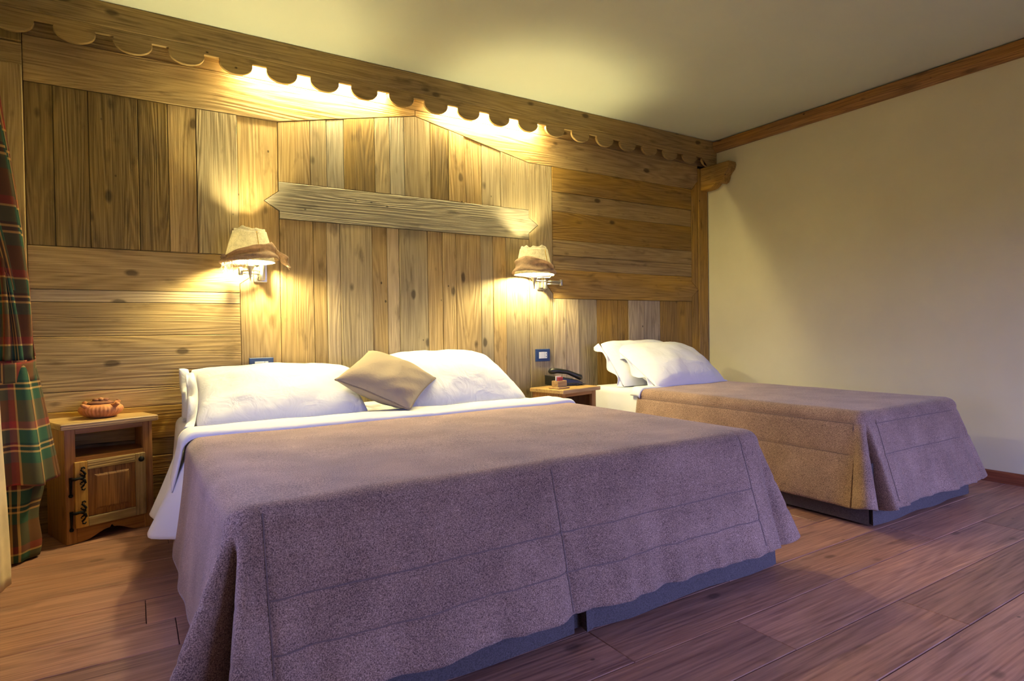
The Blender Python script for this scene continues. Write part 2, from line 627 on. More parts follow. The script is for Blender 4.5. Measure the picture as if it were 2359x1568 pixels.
tag(wall_with_hole('wall_front', XL - 0.2, XR + 0.2, 0, ZC, WIN_REAR, lambda p: (p[0], YB - p[1], p[2]), M_PLASTER), label='plaster wall behind the viewer with a wide window', cat='wall')
tag(wall_with_hole('wall_left', YB - 0.2, 0.2, 0, ZC, WIN_LEFT, lambda p: (XL - p[1], p[0], p[2]), M_PLASTER), label='left plaster wall holding the curtained window', cat='wall')


def window(name, hole, mapf, label):
    e = empty(name)
    tag(e, label, 'window', kind='structure')
    x0, x1, z0, z1 = hole

    def bx(nm, a, c, d, f_, p0, p1, mat):
        m2 = MB().box(a, c, p0, p1, d, f_)
        MB().add([mapf(p) for p in m2.v], m2.f).build(nm, mat, e)
    w = 0.06
    bx('frame_rail', x0, x1, z0, z0 + w, 0.05, 0.12, M_WINFRAME)
    bx('frame_rail', x0, x1, z1 - w, z1, 0.05, 0.12, M_WINFRAME)
    n = 3 if x1 - x0 > 2.5 else 2
    for i in range(n + 1):
        xc = x0 + w / 2 + (x1 - x0 - w) * i / n
        bx('frame_stile', xc - w / 2, xc + w / 2, z0 + w, z1 - w, 0.05, 0.12, M_WINFRAME)
        if i:
            xp = x0 + w / 2 + (x1 - x0 - w) * (i - 1) / n
            bx('pane', xp + w / 2, xc - w / 2, z0 + w, z1 - w, 0.083, 0.087, M_GLASS)
    bx('window_sill', x0 - 0.05, x1 + 0.05, z0 - 0.04, z0, -0.06, 0.05, M_WINFRAME)


window('window_1', WIN_REAR, lambda p: (p[0], YB - p[1], p[2]), 'wide timber window behind the viewer')
window('window_2', WIN_LEFT, lambda p: (XL - p[1], p[0], p[2]), 'timber window in the left wall beside the plaid curtain')

# ------------------------------------------------------------------ back wall boards
wall_back = tag(MB().box(XL - 0.2, XR + 0.2, 0.022, 0.2, 0, ZC).build('wall_back', M_DARK), kind='structure',
                label='back wall clad in reclaimed timber boards', cat='wall')
GAP = 0.0013


def board(poly, tone, axis, proud=None, back=0.022, gap=GAP, ch=0.0024):
    """one timber board of the wall; poly in (x, z)"""
    p = R.uniform(-0.0035, 0.0025) if proud is None else -proud
    cx = sum(a for a, c in poly) / len(poly)
    cz = sum(c for a, c in poly) / len(poly)
    n = len(poly)
    area = sum(poly[i][0] * poly[(i + 1) % n][1] - poly[(i + 1) % n][0] * poly[i][1] for i in range(n))
    if area < 0:
        poly = poly[::-1]
    ins = []
    for i in range(n):
        p0, p1, p2 = Vector(poly[i - 1]), Vector(poly[i]), Vector(poly[(i + 1) % n])
        d1, d2 = (p1 - p0).normalized(), (p2 - p1).normalized()
        bb = Vector((-d1.y, d1.x)) + Vector((-d2.y, d2.x))
        bb = bb / max(0.35, bb.length_squared / 2)
        q = p1 + bb * gap
        ins.append((q.x, q.y))
    return MB().prism(ins, p, back, ch).build('plank', wb(tone, axis), wall_back)


def rect(x0, x1, z0, z1):
    return [(x0, z0), (x1, z0), (x1, z1), (x0, z1)]


HB = 2.362              # underside of the header
XA, XB2 = 0.795, 2.680  # gable feet
PK = (1.722, 2.558)     # gable peak
XP0, XP1 = 0.560, 2.908
XLP = -0.455
# header boards
board([(XLP, HB), (XA, HB), PK, (PK[0], 2.60), (XLP, 2.60)], 'tan', 'X', 0.004)
board([(PK[0], 2.60), PK, (XB2, HB), (4.560, HB), (4.640, HB + 0.085), (4.640, 2.60)], 'tan', 'X', 0.003)
board(rect(XLP, 1.9, 2.60, ZC), 'tan', 'X')
board(rect(1.9, 4.78, 2.60, ZC), 'tan', 'X')
# left end post, proud of the boards
board(rect(XL, XLP, 1.352, 2.432), 'tan', 'Z', 0.028)
board(rect(XL, XLP, 0.0, 1.352), 'tan', 'Z', 0.026)
board(rect(XL, XLP, 2.432, 2.552), 'tan', 'X', 0.005)
board(rect(XL, XLP, 2.552, ZC), 'brown', 'Z', 0.022)
# upper left uprights
ZM = 1.514
xs = [XLP, -0.334, -0.181, 0.048, 0.193, 0.338, XP0]
for i, t in enumerate(['brown', 'brown', 'brown', 'brown', 'grey', 'grey']):
    board(rect(xs[i], xs[i + 1], ZM, HB), t if i != 4 else 'tan', 'Z')
# left full-height upright, notched for the two pointed boards
ZA0, ZA1 = 1.757, 1.988
board([(XP0, ZM), (XP0, HB), (XA, HB), (XA, 1.928), (0.709, 1.862), (XA, 1.806), (XA, 0), (XP0, 0), (XP0, 1.340), (0.680, 1.425)], 'tan', 'Z')
# lower left horizontals
zs = [1.514, 1.286, 1.219, 1.034, 0.738, 0.633, 0.448, 0.350, 0.238, 0.0]
tn = ['tan', 'pale', 'tan', 'tan', 'tan', 'ochre', 'brown', 'ochre', 'brown']
for i in range(9):
    if i == 0:
        board([(XLP, zs[1]), (XP0, zs[1]), (XP0, 1.340), (0.680, 1.425), (XP0, zs[0]), (XLP, zs[0])], 'tan', 'X')
    else:
        board(rect(XLP, XP0, zs[i + 1], zs[i]), tn[i], 'X')
# grey pointed board
board([(XA, ZA0), (XB2, ZA0), (XB2, 1.806), (2.765, 1.875), (XB2, 1.928), (XB2, ZA1), (XA, ZA1), (XA, 1.928), (0.709, 1.862), (XA, 1.806)], 'silver', 'X', 0.004)


def gable(x):
    if x <= PK[0]:
        return HB + (PK[1] - HB) * (x - XA) / (PK[0] - XA)
    return HB + (PK[1] - HB) * (XB2 - x) / (XB2 - PK[0])


xs = [XA, 0.992, 1.096, 1.211, 1.423, 1.529, 1.638, 1.834, 1.982, 2.108, 2.259, 2.424, XB2]
tn = ['tan', 'grey', 'silver', 'brown', 'grey', 'silver', 'grey', 'brown', 'tan', 'tan', 'grey', 'grey']
for i in range(len(xs) - 1):
    a, c = xs[i], xs[i + 1]
    poly = [(a, ZA1), (c, ZA1), (c, gable(c))]
    if a < PK[0] < c:
        poly.append(PK)
    poly.append((a, gable(a)))
    board(poly, tn[i], 'Z')
xs = [XA, 1.001, 1.085, 1.175, 1.392, 1.500, 1.589, 1.803, 1.920, 2.029, 2.238, 2.344, 2.461, XB2]
tn = ['tan', 'tan', 'pale', 'grey', 'tan', 'pale', 'grey', 'tan', 'tan', 'tan', 'grey', 'tan', 'grey']
for i in range(len(xs) - 1):
    board(rect(xs[i], xs[i + 1], 0, ZA0), tn[i], 'Z')
# right full-height upright
ZR = 1.291
board([(XB2, 0), (XP1, 0), (XP1, 1.330), (2.835, 1.412), (XP1, 1.478), (XP1, HB), (XB2, HB), (XB2, 1.928), (2.765, 1.875), (XB2, 1.806)], 'grey', 'Z')
# right horizontals
zs = [HB, 2.163, 2.003, 1.771, 1.645, 1.527, ZR]
XRP = 4.550
for i, t in enumerate(['ochre', 'tan', 'ochre', 'tan', 'tan', 'ochre']):
    if i < 5:
        board(rect(XP1, XRP, zs[i + 1], zs[i]), t, 'X')
board([(XP1, ZR), (XRP, ZR), (XRP, 1.333), (4.638, 1.405), (XRP, 1.478), (XRP, zs[5]), (XP1, zs[5]), (XP1, 1.478), (2.835, 1.412), (XP1, 1.330)], 'ochre', 'X', 0.003)
# right lower uprights
xs = [XP1, 3.037, 3.173, 3.371, 3.608, 3.730, 3.920, 4.123, 4.287, XRP]
for i, t in enumerate(['pale', 'pale', 'grey', 'ochre', 'ochre', 'pale', 'pale', 'ochre', 'ochre']):
    board(rect(xs[i], xs[i + 1], 0, ZR), t, 'Z')
# right end post: two boards, the outer one proud
board([(XRP, 1.478), (4.638, 1.405), (4.642, 1.405), (4.642, HB + 0.085), (4.560, HB), (XRP, HB)], 'ochre', 'Z', 0.002)
board([(XRP, 0), (4.642, 0), (4.642, 1.405), (4.638, 1.405), (XRP, 1.333)], 'ochre', 'Z', 0.002)
board(rect(4.642, 4.772, 0, 2.57), 'ochre', 'Z', 0.012)

# ------------------------------------------------------------------ cornice with scalloped edge, crown, bracket, baseboard
cornice = empty('trim_1', (2.1, -0.12, 2.57))
tag(cornice, 'carved timber cornice with a scalloped lower edge along the ceiling', 'cornice', kind='structure')
CY0, CY1 = -0.122, -0.100
cl = (2.1, -0.12, 2.57)


def rel(mb, c):
    mb.v = [(p[0] - c[0], p[1] - c[1], p[2] - c[2]) for p in mb.v]
    return mb


rel(MB().prism(rect(XL, 4.775, 2.6765, 2.8085), CY0, CY1, 0.003), cl).build('fascia_board', M_CORN, cornice)
rel(MB().box(XL, 4.775, -0.0995, -0.082, 2.655, 2.700), cl).build('seam_light_block', M_CORN, cornice)  # unseen strip added to stop tube light leaking through the board seam
# scalloped board outline
pts = [(XL, 2.676)]
pts.append((4.775, 2.676))
pts.append((4.775, 2.573))
x = 4.64
outline = []
pitch, hw = 0.2573, 0.091
cxs = [4.407 - pitch * i for i in range(20)]
outline.append((4.600, 2.573))
for i, c in enumerate([4.66] + cxs):
    # rounded lobe, right to left
    for kk in range(0, 17):
        th = math.pi * kk / 16
        if i == 0 and kk < 9:
            continue
        px = c + hw * math.cos(th)
        pz = 2.622 - 0.061 * math.sin(th)
        outline.append((px, pz))
    # notch with softly rounded shoulders
    nx = c - hw
    gapw = pitch - 2 * hw
    outline += [(nx + 0.003, 2.634), (nx, 2.637), (nx - gapw, 2.637), (nx - gapw - 0.003, 2.634)]
outline = [p for p in outline if p[0] > XL + 0.01]
outline.append((XL, outline[-1][1]))
rel(MB().prism(pts + outline, CY0 + 0.002, CY1, 0.0025), cl).build('scalloped_board', M_CORN, cornice)

crown = empty('trim_2', (XR, -3.0, 2.72))
tag(crown, 'dark timber moulding along the ceiling over the plain wall', 'moulding', kind='structure')
prof = [(XR, 2.80), (XR - 0.062, 2.80), (XR - 0.062, 2.742), (XR - 0.030, 2.708), (XR, 2.708)]
mb = MB()
mb.loft([[(px - XR, yy + 3.0, pz - 2.72) for px, pz in prof] for yy in (-0.124, YB)], True, True)
mb.build('moulding_board', M_CROWN, crown)

bb = MB().prism([(XR - 0.016, 0), (XR, 0), (XR, 0.075), (XR - 0.010, 0.075), (XR - 0.016, 0.066)], -0.03, YB, 0)
tag(bb.build('baseboard_right', M_BASEB), kind='structure', label='red-brown skirting board along the plain wall', cat='baseboard')

cpf = [(-0.012, 2.572), (-0.335, 2.572), (-0.341, 2.545), (-0.330, 2.505), (-0.300, 2.478), (-0.282, 2.455), (-0.276, 2.425),
       (-0.262, 2.398), (-0.235, 2.388), (-0.205, 2.398), (-0.185, 2.402), (-0.165, 2.385), (-0.140, 2.368), (-0.105, 2.360), (-0.012, 2.360)]
cpf = [(yv, zv - 2.36) for yv, zv in cpf]
mb = MB().prism(cpf, -0.052, 0.052, 0.004, 'YZ')
tag(mb.build('corbel', wb('ochre', 'Y'), loc=(4.722, 0, 2.36)), 'carved wooden bracket under the cornice in the right corner', 'bracket')

# ------------------------------------------------------------------ light fittings behind the cornice
for x0, x1, lab in ((0.56, 1.52, 'glowing tube light behind the cornice left of the gable peak'),
                    (1.86, 2.78, 'glowing tube light behind the cornice right of the gable peak')):
    e = empty('tube_light', ((x0 + x1) / 2, -0.045, 2.674))
    tag(e, lab, 'light', 'tube lights behind the cornice')
    h = (x1 - x0) / 2
    MB().box(-h, h, -0.018, 0.018, 0.03, 0.06).build('batten', M_SWITCH, e)
    MB().tube([(-h + 0.03, 0, 0), (h - 0.03, 0, 0)], 0.011, 12).build('tube', M_TUBE, e, True)
    for s_ in (-1, 1):
        MB().box(s_ * h - 0.03 * (s_ > 0), s_ * h + 0.03 * (s_ < 0), -0.015, 0.015, -0.015, 0.031).build('end_cap', M_SWITCH, e)

# ------------------------------------------------------------------ cloth over a bed


def cloth_fn(x0, x1, yh, yf, zt, rho, side_slope, foot_slope, corner, wob, seams, drop=None):
    """returns P(a, b): a across (0..W on top), b from the head edge toward the foot"""
    W, LEN = x1 - x0, yh - yf

    def P(a, b):
        ox = -a if a < 0 else (a - W if a > W else 0.0)
        sx = -1 if a < 0 else 1
        oy = max(0.0, b - LEN)
        bx, by = x0 + min(max(a, 0), W), yh - min(b, LEN)
        if ox <= 0 and oy <= 0:
            z = zt + 0.004 * noise.noise(Vector((bx * 3, by * 4, zt * 9)))
            for s_ in seams:
                if s_[0] == 'ax' and s_[2] is None:
                    z -= 0.004 * math.exp(-((a - s_[1]) / 0.012) ** 2)
            return Vector((bx, by, z))
        if oy <= 0:
            d, th = ox, 0.0
        elif ox <= 0:
            d, th = oy, math.pi / 2
        else:
            d = max(ox, oy)
            th = math.pi / 4 * (oy / ox) if oy < ox else math.pi / 2 - math.pi / 4 * (ox / oy)
        nx, ny = sx * math.cos(th), -math.sin(th)
        q = rho * math.pi / 2
        if d < q:
            ph = d / rho
            off, z = rho * math.sin(ph), zt - rho * (1 - math.cos(ph))
            rem = 0.0
        else:
            rem = d - q
            c = corner(sx, th) if 0 < th < math.pi / 2 else (side_slope if th == 0 else foot_slope)
            if ox > 0 and oy > 0:
                base = side_slope + (foot_slope - side_slope) * sm(th / (math.pi / 2))
                c = base + c
            off = rho + rem * math.sin(math.atan(c))
            z = zt - rho - rem * math.cos(math.atan(min(c, 0.45)))
            off += wob(sx, th, bx, by, rem)
        for s_ in seams:
            hit = False
            if s_[0] == 'd' and abs(d - s_[1]) < 0.05:
                if s_[2] == 'foot' and th > 0.2 or s_[2] == 'side' and th < 1.2 or s_[2] == 'all':
                    off -= 0.004 * math.exp(-((d - s_[1]) / 0.011) ** 2)
            if s_[0] == 'ax' and oy > 0 and ox <= 0:
                off -= 0.005 * math.exp(-((a - s_[1]) / 0.011) ** 2)
        return Vector((bx + nx * off, by + ny * off, z))
    return P, W, LEN


def build_cloth(P, W, LEN, dl, dr, df, name, mat, parent=None, step=0.0125, thick=0.006, seams=()):
    na = int((W + dl + dr) / step)
    nb = int((LEN + df) / step)
    us = sorted(set(lin(-dl, 0, max(2, int(dl / step))) + lin(0, W, int(W / (step * 1.6))) + lin(W, W + dr, max(2, int(dr / step)))))
    vb = sorted(set(lin(0, LEN, int(LEN / (step * 1.6))) + (lin(LEN, LEN + df, int(df / step)) if df > 0 else [])))
    for s_ in seams:
        for q in (-0.016, -0.008, -0.003, 0.003, 0.008, 0.016):
            if s_[0] == 'ax':
                us.append(s_[1] + q)
            else:
                us += [-s_[1] + q, W + s_[1] + q]
                vb.append(LEN + s_[1] + q)
    us, vb = sorted(us), sorted(vb)
    mb = MB().grid(P, us, vb)
    o = mb.build(name, mat, parent, True)
    solidify(o, thick, -1.0)
    return o


def ribbon(P, path, w=0.004, lift=0.0018, mat=None, parent=None, name='stitched_seam'):
    L_, R_ = [], []
    for i, (a, b_) in enumerate(path):
        e = 1e-3
        p = P(a, b_)
        pa, pb = P(a + e, b_) - p, P(a, b_ + e) - p
        n = pa.cross(pb)
        n = n.normalized() if n.length > 1e-12 else Vector((0, 0, 1))
        q0, q1 = P(*path[max(0, i - 1)]), P(*path[min(len(path) - 1, i + 1)])
        t = (q1 - q0).normalized()
        sd = t.cross(n).normalized()
        # face outward: toward +z or away from the bed
        if n.z < -0.2:
            n = -n
        if abs(n.z) <= 0.6:
            out = Vector((p.x - bedc[0], p.y - bedc[1], 0.3))
            if n.dot(out) < 0:
                n = -n
        L_.append(p + n * lift - sd * w / 2)
        R_.append(p + n * lift + sd * w / 2)
    k = len(path)
    mb = MB().add(L_ + R_, [(i, i + 1, k + i + 1, k + i) for i in range(k - 1)])
    o = mb.build(name, mat, parent, True)
    return o


# ---- double bed
ZT = 0.575


def corner_double(sx, th):
    t = th / (math.pi / 2)
    if sx < 0:
        return 0.34 * math.exp(-((t - 0.30) / 0.15) ** 2) - 0.50 * math.exp(-((t - 0.56) / 0.10) ** 2) + 0.18 * math.exp(-((t - 0.82) / 0.12) ** 2)
    return 0.22 * math.exp(-((t - 0.45) / 0.25) ** 2) - 0.10 * math.exp(-((t - 0.85) / 0.12) ** 2)


def wob_double(sx, th, bx, by, rem):
    k_ = (rem / 0.42) ** 1.25
    if th > 1.2:
        return k_ * (0.030 * noise.noise(Vector((bx * 6, rem * 1.6, 1.7))) + 0.018 * noise.noise(Vector((bx * 15, rem * 1.5, 4.2))))
    if th < 0.2:
        return k_ * (0.018 * noise.noise(Vector((by * 5, rem * 1.2, 5.1))))
    return 0.0


bed1 = empty('double_bed', (1.25, -1.2, 0))
tag(bed1, 'wide double bed with a grey fabric skirt, nearest the viewer', 'bed')
bc = (1.25, -1.2, 0)
rel(MB().cbox(0.24, 1.245, -2.30, -0.08, 0.09, 0.32, 0.02), bc).build('bed_base', M_MATTR, bed1)
rel(MB().cbox(1.255, 2.26, -2.30, -0.08, 0.09, 0.32, 0.02), bc).build('bed_base', M_MATTR, bed1)
rel(MB().cbox(0.235, 2.265, -2.295, -0.06, 0.322, ZT - 0.016, 0.04), bc).build('mattress', M_MATTR, bed1, True)
for lx in (0.32, 1.25, 2.18):
    for ly in (-2.2, -0.2):
        rel(MB().lathe([(0.025, 0.0), (0.025, 0.10)], (lx, ly, 0), 12), bc).build('leg', M_IRON, bed1, True)


def skirt_path(x0, x1, yh, yf, centre=None):
    p = [(x0, yh)]
    p += [(x0 - 0.002 * math.sin(i), yh + (yf + 0.02 - yh) * i / 14) for i in range(1, 15)]
    p += [(x0 + 0.012, yf + 0.045), (x0 + 0.03, yf + 0.035), (x0 + 0.008, yf + 0.004)]   # corner pleat
    xe = x1
    if centre:
        p += [(x0 + 0.05 + (centre - 0.03 - x0 - 0.05) * i / 12, yf - 0.006 * math.sin(i * 0.9)) for i in range(0, 13)]
        p += [(centre - 0.035, yf + 0.03), (centre + 0.02, yf + 0.03), (centre + 0.012, yf - 0.012)]
        p += [(centre + 0.05 + (xe - 0.04 - centre - 0.05) * i / 12, yf - 0.005 * math.sin(i * 0.8)) for i in range(0, 13)]
    else:
        p += [(x0 + 0.06 + (xe - 0.06 - x0 - 0.04) * i / 16, yf - 0.006 * math.sin(i * 0.8)) for i in range(0, 17)]
    p += [(xe - 0.01, yf + 0.004), (xe - 0.03, yf + 0.035), (xe - 0.012, yf + 0.045), (xe, yf + 0.02)]
    p += [(xe, yf + 0.02 + (yh - yf - 0.02) * i / 12) for i in range(1, 13)]
    return p


def skirt(path, c, z0, z1, parent):
    cx = sum(p[0] for p in path) / len(path)
    rings = []
    for t in (0, 0.25, 0.5, 0.75, 1.0):
        ring = []
        for i, (px, py) in enumerate(path):
            fl = 0.016 * t
            dx, dy = px - c[0], py - c[1]
            ex = (1 if dx > 0 else -1) * fl if abs(dx) > 0.4 else 0
            ey = -fl if py < c[1] - 0.8 else 0
            zz = z1 + (z0 + 0.008 * noise.noise(Vector((px * 4, py * 4, 3))) - z1) * t
            ring.append((px + ex - c[0], py + ey - c[1], zz - c[2]))
        rings.append(ring)
    o = MB().loft(rings, False).build('bed_skirt', M_SKIRT, parent, False)
    solidify(o, 0.004, 0)
    return o


skirt(skirt_path(0.215, 2.320, -0.10, -2.390, 1.262), bc, 0.014, 0.325, bed1)

seams1 = [('ax', 0.945, 'foot'), ('d', 0.268, 'foot'), ('d', 0.395, 'foot'), ('ax', 0.03, 'foot'), ('ax', 1.93, 'foot')]
S1 = dict(x0=0.245, x1=2.265, yh=-0.985, yf=-2.290)
P1, W1, L1 = cloth_fn(S1['x0'], S1['x1'], S1['yh'], S1['yf'], ZT + 0.012, 0.062, 0.13, 0.30, corner_double, wob_double, seams1)
DR = 0.525
spread1 = empty('bedspread', (1.25, -1.6, 0))
tag(spread1, 'taupe brown tweed bedspread draped over the double bed', 'bedspread')
bedc = (1.25, -1.2)


def rel_obj(o, c):
    for v in o.data.vertices:
        v.co -= Vector(c)
    return o


sc = (1.25, -1.6, 0)
rel_obj(build_cloth(P1, W1, L1, DR, DR, DR, 'cover', M_TWEED, spread1, seams=seams1), sc)
for path in ([(0.945, L1 + t) for t in lin(0.06, DR - 0.005, 40)],
             [(a, L1 + 0.268) for a in lin(0.03, 1.93, 90)],
             [(a, L1 + 0.395) for a in lin(0.03, 1.93, 90)],
             [(0.03, L1 + t) for t in lin(0.05, 0.44, 36)],
             [(1.93, L1 + t) for t in lin(0.05, 0.50, 36)]):
    rel_obj(ribbon(P1, path, mat=M_SEAM, parent=spread1), sc)

# sheet of the double bed


def wob_sheet(sx, th, bx, by, rem):
    near = -0.30 * rem * (1 - sm((-0.25 - by) / 0.45)) if sx < 0 else 0.0
    curl = near - 0.34 * rem * sm((-1.02 - by) / 0.14) if sx < 0 else 0.0
    return curl + (rem / 0.4) * (0.02 * noise.noise(Vector((by * 5, rem * 2, 9.0 + sx))) + 0.012 * math.sin(by * 17 + sx))


sheet1 = empty('bed_sheet', (1.25, -0.6, 0))
tag(sheet1, 'white cotton sheet on the double bed, turned back over the bedspread', 'sheet')
sc = (1.25, -0.6, 0)
PS, WS, LS = cloth_fn(0.245, 2.265, -0.09, -1.20, ZT, 0.05, 0.42, 0.1, lambda s_, t: 0, wob_sheet, [])
rel_obj(build_cloth(PS, WS, LS, 0.455, 0.44, 0.0, 'under_sheet', M_SHEET, sheet1, 0.016, 0.003), sc)


def fold_fn():
    base, W, L_ = cloth_fn(0.235, 2.275, -0.80, -1.035, ZT + 0.032, 0.07, 0.24, 0.1, lambda s_, t: 0,
                           lambda sx, th, bx, by, rem: (rem / 0.3) * 0.02 * noise.noise(Vector((by * 6, rem * 3, 2 + sx))), [])

    def P(a, b_):
        p = base(a, b_)
        u = b_ / L_
        wave = 0.018 * noise.noise(Vector((a * 2.2, 0.3, 4))) + 0.008 * math.sin(a * 9)
        p.y += wave * u - 0.01
        # rolled front edge
        if u > 0.86:
            t = (u - 0.86) / 0.14
            p.z -= 0.022 * t * t
        p.z += 0.006 * noise.noise(Vector((a * 5, b_ * 12, 1.0)))
        return p
    return P, W, L_


PF, WF, LF = fold_fn()
rel_obj(build_cloth(PF, WF, LF, 0.27, 0.24, 0.0, 'turned_back_fold', M_SHEET, sheet1, 0.014, 0.006), sc)

# ---- single bed
bed2 = empty('single_bed', (3.73, -1.2, 0))
tag(bed2, 'single bed with a grey fabric skirt beside the plain wall', 'bed')
bc = (3.73, -1.2, 0)
ZS = 0.575
rel(MB().cbox(3.235, 4.245, -2.28, -0.12, 0.09, 0.32, 0.02), bc).build('bed_base', M_MATTR, bed2)
rel(MB().cbox(3.235, 4.245, -2.275, -0.13, 0.322, ZS - 0.012, 0.04), bc).build('mattress', M_MATTR, bed2, True)
for lx in (3.3, 4.18):
    for ly in (-2.2, -0.25):
        rel(MB().lathe([(0.025, 0.0), (0.025, 0.10)], (lx, ly, 0), 12), bc).build('leg', M_IRON, bed2, True)
skirt(skirt_path(3.195, 4.275, -0.14, -2.355), bc, 0.014, 0.325, bed2)


def corner_single(sx, th):
    t = th / (math.pi / 2)
    if sx < 0:
        return 0.26 * math.exp(-((t - 0.42) / 0.20) ** 2) - 0.30 * math.exp(-((t - 0.70) / 0.07) ** 2) + 0.12 * math.exp(-((t - 0.85) / 0.10) ** 2)
    return 0.20 * math.exp(-((t - 0.45) / 0.25) ** 2)


def wob_single(sx, th, bx, by, rem):
    k_ = (rem / 0.42) ** 1.5
    if th > 1.2:
        return k_ * (0.030 * noise.noise(Vector((bx * 8, rem * 1.2, 11.7))) + 0.013 * noise.noise(Vector((bx * 16, rem, 1.7))))
    if th < 0.2:
        return k_ * (0.020 * noise.noise(Vector((by * 6, rem * 1.2, 15.1))))
    return 0.0


seams2 = [('d', 0.10, 'all'), ('d', 0.262, 'all')]
P2, W2, L2 = cloth_fn(3.25, 4.23, -0.66, -2.265, ZS + 0.012, 0.055, 0.16, 0.27, corner_single, wob_single, seams2)
spread2 = empty('bedspread', (3.73, -1.5, 0))
tag(spread2, 'taupe brown tweed bedspread draped over the single bed by the plain wall', 'bedspread')
bedc = (3.73, -1.2)
sc = (3.73, -1.5, 0)
rel_obj(build_cloth(P2, W2, L2, 0.53, 0.50, 0.53, 'cover', M_TWEED, spread2, seams=seams2), sc)
for path in ([(-0.10, b_) for b_ in lin(0.01, L2, 70)],
             [(-0.262, b_) for b_ in lin(0.01, L2, 70)],
             [(a, L2 + 0.10) for a in lin(0.06, 0.92, 40)],
             [(a, L2 + 0.262) for a in lin(0.06, 0.92, 40)],
             [(-t, L2) for t in lin(0.10, 0.50, 26)],
             [(0.06, L2 + t) for t in lin(0.08, 0.50, 26)]):
    rel_obj(ribbon(P2, path, mat=M_SEAM, parent=spread2), sc)

sheet2 = empty('bed_sheet', (3.73, -0.4, 0))
tag(sheet2, 'white cotton sheet on the single bed, folded narrowly over the bedspread edge', 'sheet')
sc = (3.73, -0.4, 0)
PS, WS, LS = cloth_fn(3.25, 4.23, -0.145, -0.80, ZS, 0.045, 0.13, 0.1, lambda s_, t: 0,
                      lambda sx, th, bx, by, rem: (rem / 0.4) * (0.015 * noise.noise(Vector((by * 7, rem * 2, 19.0 + sx))) + 0.008 * math.sin(by * 30)), [])
rel_obj(build_cloth(PS, WS, LS, 0.45, 0.44, 0.0, 'under_sheet', M_SHEET, sheet2, 0.014, 0.003), sc)
base2, WF, LF = cloth_fn(3.242, 4.238, -0.60, -0.70, ZS + 0.024, 0.06, 0.16, 0.1, lambda s_, t: 0, lambda *a: 0, [])


def PF2(a, b_):
    p = base2(a, b_)
    u = b_ / 0.10
    p.y += 0.01 * noise.noise(Vector((a * 4, 0.3, 40))) + (0.10 * a if 0 < a else 0) * 0.6
    if u > 0.7:
        p.z -= 0.014 * ((u - 0.7) / 0.3) ** 2
    return p


rel_obj(build_cloth(PF2, WF, LF, 0.10, 0.08, 0.0, 'turned_back_fold', M_SHEET, sheet2, 0.012, 0.006), sc)

# ------------------------------------------------------------------ pillows


def pillow_mesh(w, d, t, seed, flange=0.0, wr=0.010, nx=56, ny=40):
    """pillow lying flat; flange = floppy open end on the -x side"""
    def shape(u, v, side):
        au, av = abs(u), abs(v)
        prof = (max(0, 1 - au ** 2.5) ** 0.58) * (max(0, 1 - av ** 2.2) ** 0.60)
        z = side * t / 2 * prof
        px = w / 2 * u * (1 - 0.06 * (1 - av ** 2) * au ** 2 - 0.05 * (au * av) ** 6)
        py = d / 2 * v * (1 + 0.05 * (1 - au ** 2) * av ** 2 - 0.07 * au ** 4 * av ** 2 + 0.02 * math.sin(u * 5 + seed) * av ** 2)
        q = Vector((px * 6 + seed * 13.1, py * 6, side * 2.0 + seed))
        z += wr * 1.6 * noise.noise(q) * (0.25 + prof)
        ridge = 1 - abs(noise.noise(Vector((px * 4 + py * 5 + seed, py * 11 - px * 3, seed * 2.3))))
        z += wr * 0.9 * (ridge ** 5 - 0.3) * prof
        q2 = Vector((px * 16 + seed * 3.7, py * 5 + seed, side))
        edge = max(au, av) ** 3
        z += wr * 0.8 * noise.noise(q2) * edge * (1 - edge * 0.5)
        if side < 0:
            z = min(z, 0)
        return Vector((px, py, z))
    us = [math.sin(x_ * math.pi / 2) for x_ in lin(-1, 1, nx)]
    vv = [math.sin(x_ * math.pi / 2) for x_ in lin(-1, 1, ny)]
    mb = MB()
    mb.grid(lambda u, v: shape(u, v, 1), us, vv)
    mb.grid(lambda u, v: shape(u, v, -1), us, vv)
    fl = None
    if flange:
        def FL(s_, v):
            # open pillowcase end continuing beyond the filled part
            wv = 0.03 * math.sin(v * 7 + seed) + 0.02 * noise.noise(Vector((v * 4, s_ * 2, seed)))
            return Vector((-w / 2 * (1 - 0.055 * (1 - v * v)) - flange * s_ * (1 - 0.25 * abs(v) ** 3), d / 2 * v * (1 - 0.02 * s_), wv * s_ - 0.02 * s_ * s_))
        fl = MB().grid(FL, lin(0, 1, 8), lin(-0.97, 0.97, 26))
    return mb, fl


def place_pillow(label, w, d, t, seed, loc, tilt, yaw=0, roll=0, flange=0.0, sag=0.0):
    mb, fl = pillow_mesh(w, d, t, seed, flange)
    e = empty('pillow', loc)
    M = Matrix.Rotation(yaw, 4, 'Z') @ Matrix.Rotation(tilt, 4, 'X') @ Matrix.Rotation(roll, 4, 'Y')

    def tr(p):
        p = Vector(p)
        p.z -= sag * (p.y / (d / 2)) ** 2      # drape over whatever is below
        q = M @ p
        q.z = max(q.z, ZT + 0.008 - loc[2])       # rests on the sheet
        q.y = min(q.y, -0.014 - loc[1])           # rests against the boards
        return tuple(q)
    mb.v = [tr(p) for p in mb.v]
    o = mb.build('pillowcase', M_WHITE, e, True, fix=True)
    md = o.modifiers.new('weld', 'WELD')
    md.merge_threshold = 0.0006
    if fl:
        fl.v = [tr(p) for p in fl.v]
        f = fl.build('open_end', M_WHITE, e, True)
        solidify(f, 0.003, 0)
    tag(e, label, 'pillow', 'white pillows')
    return e


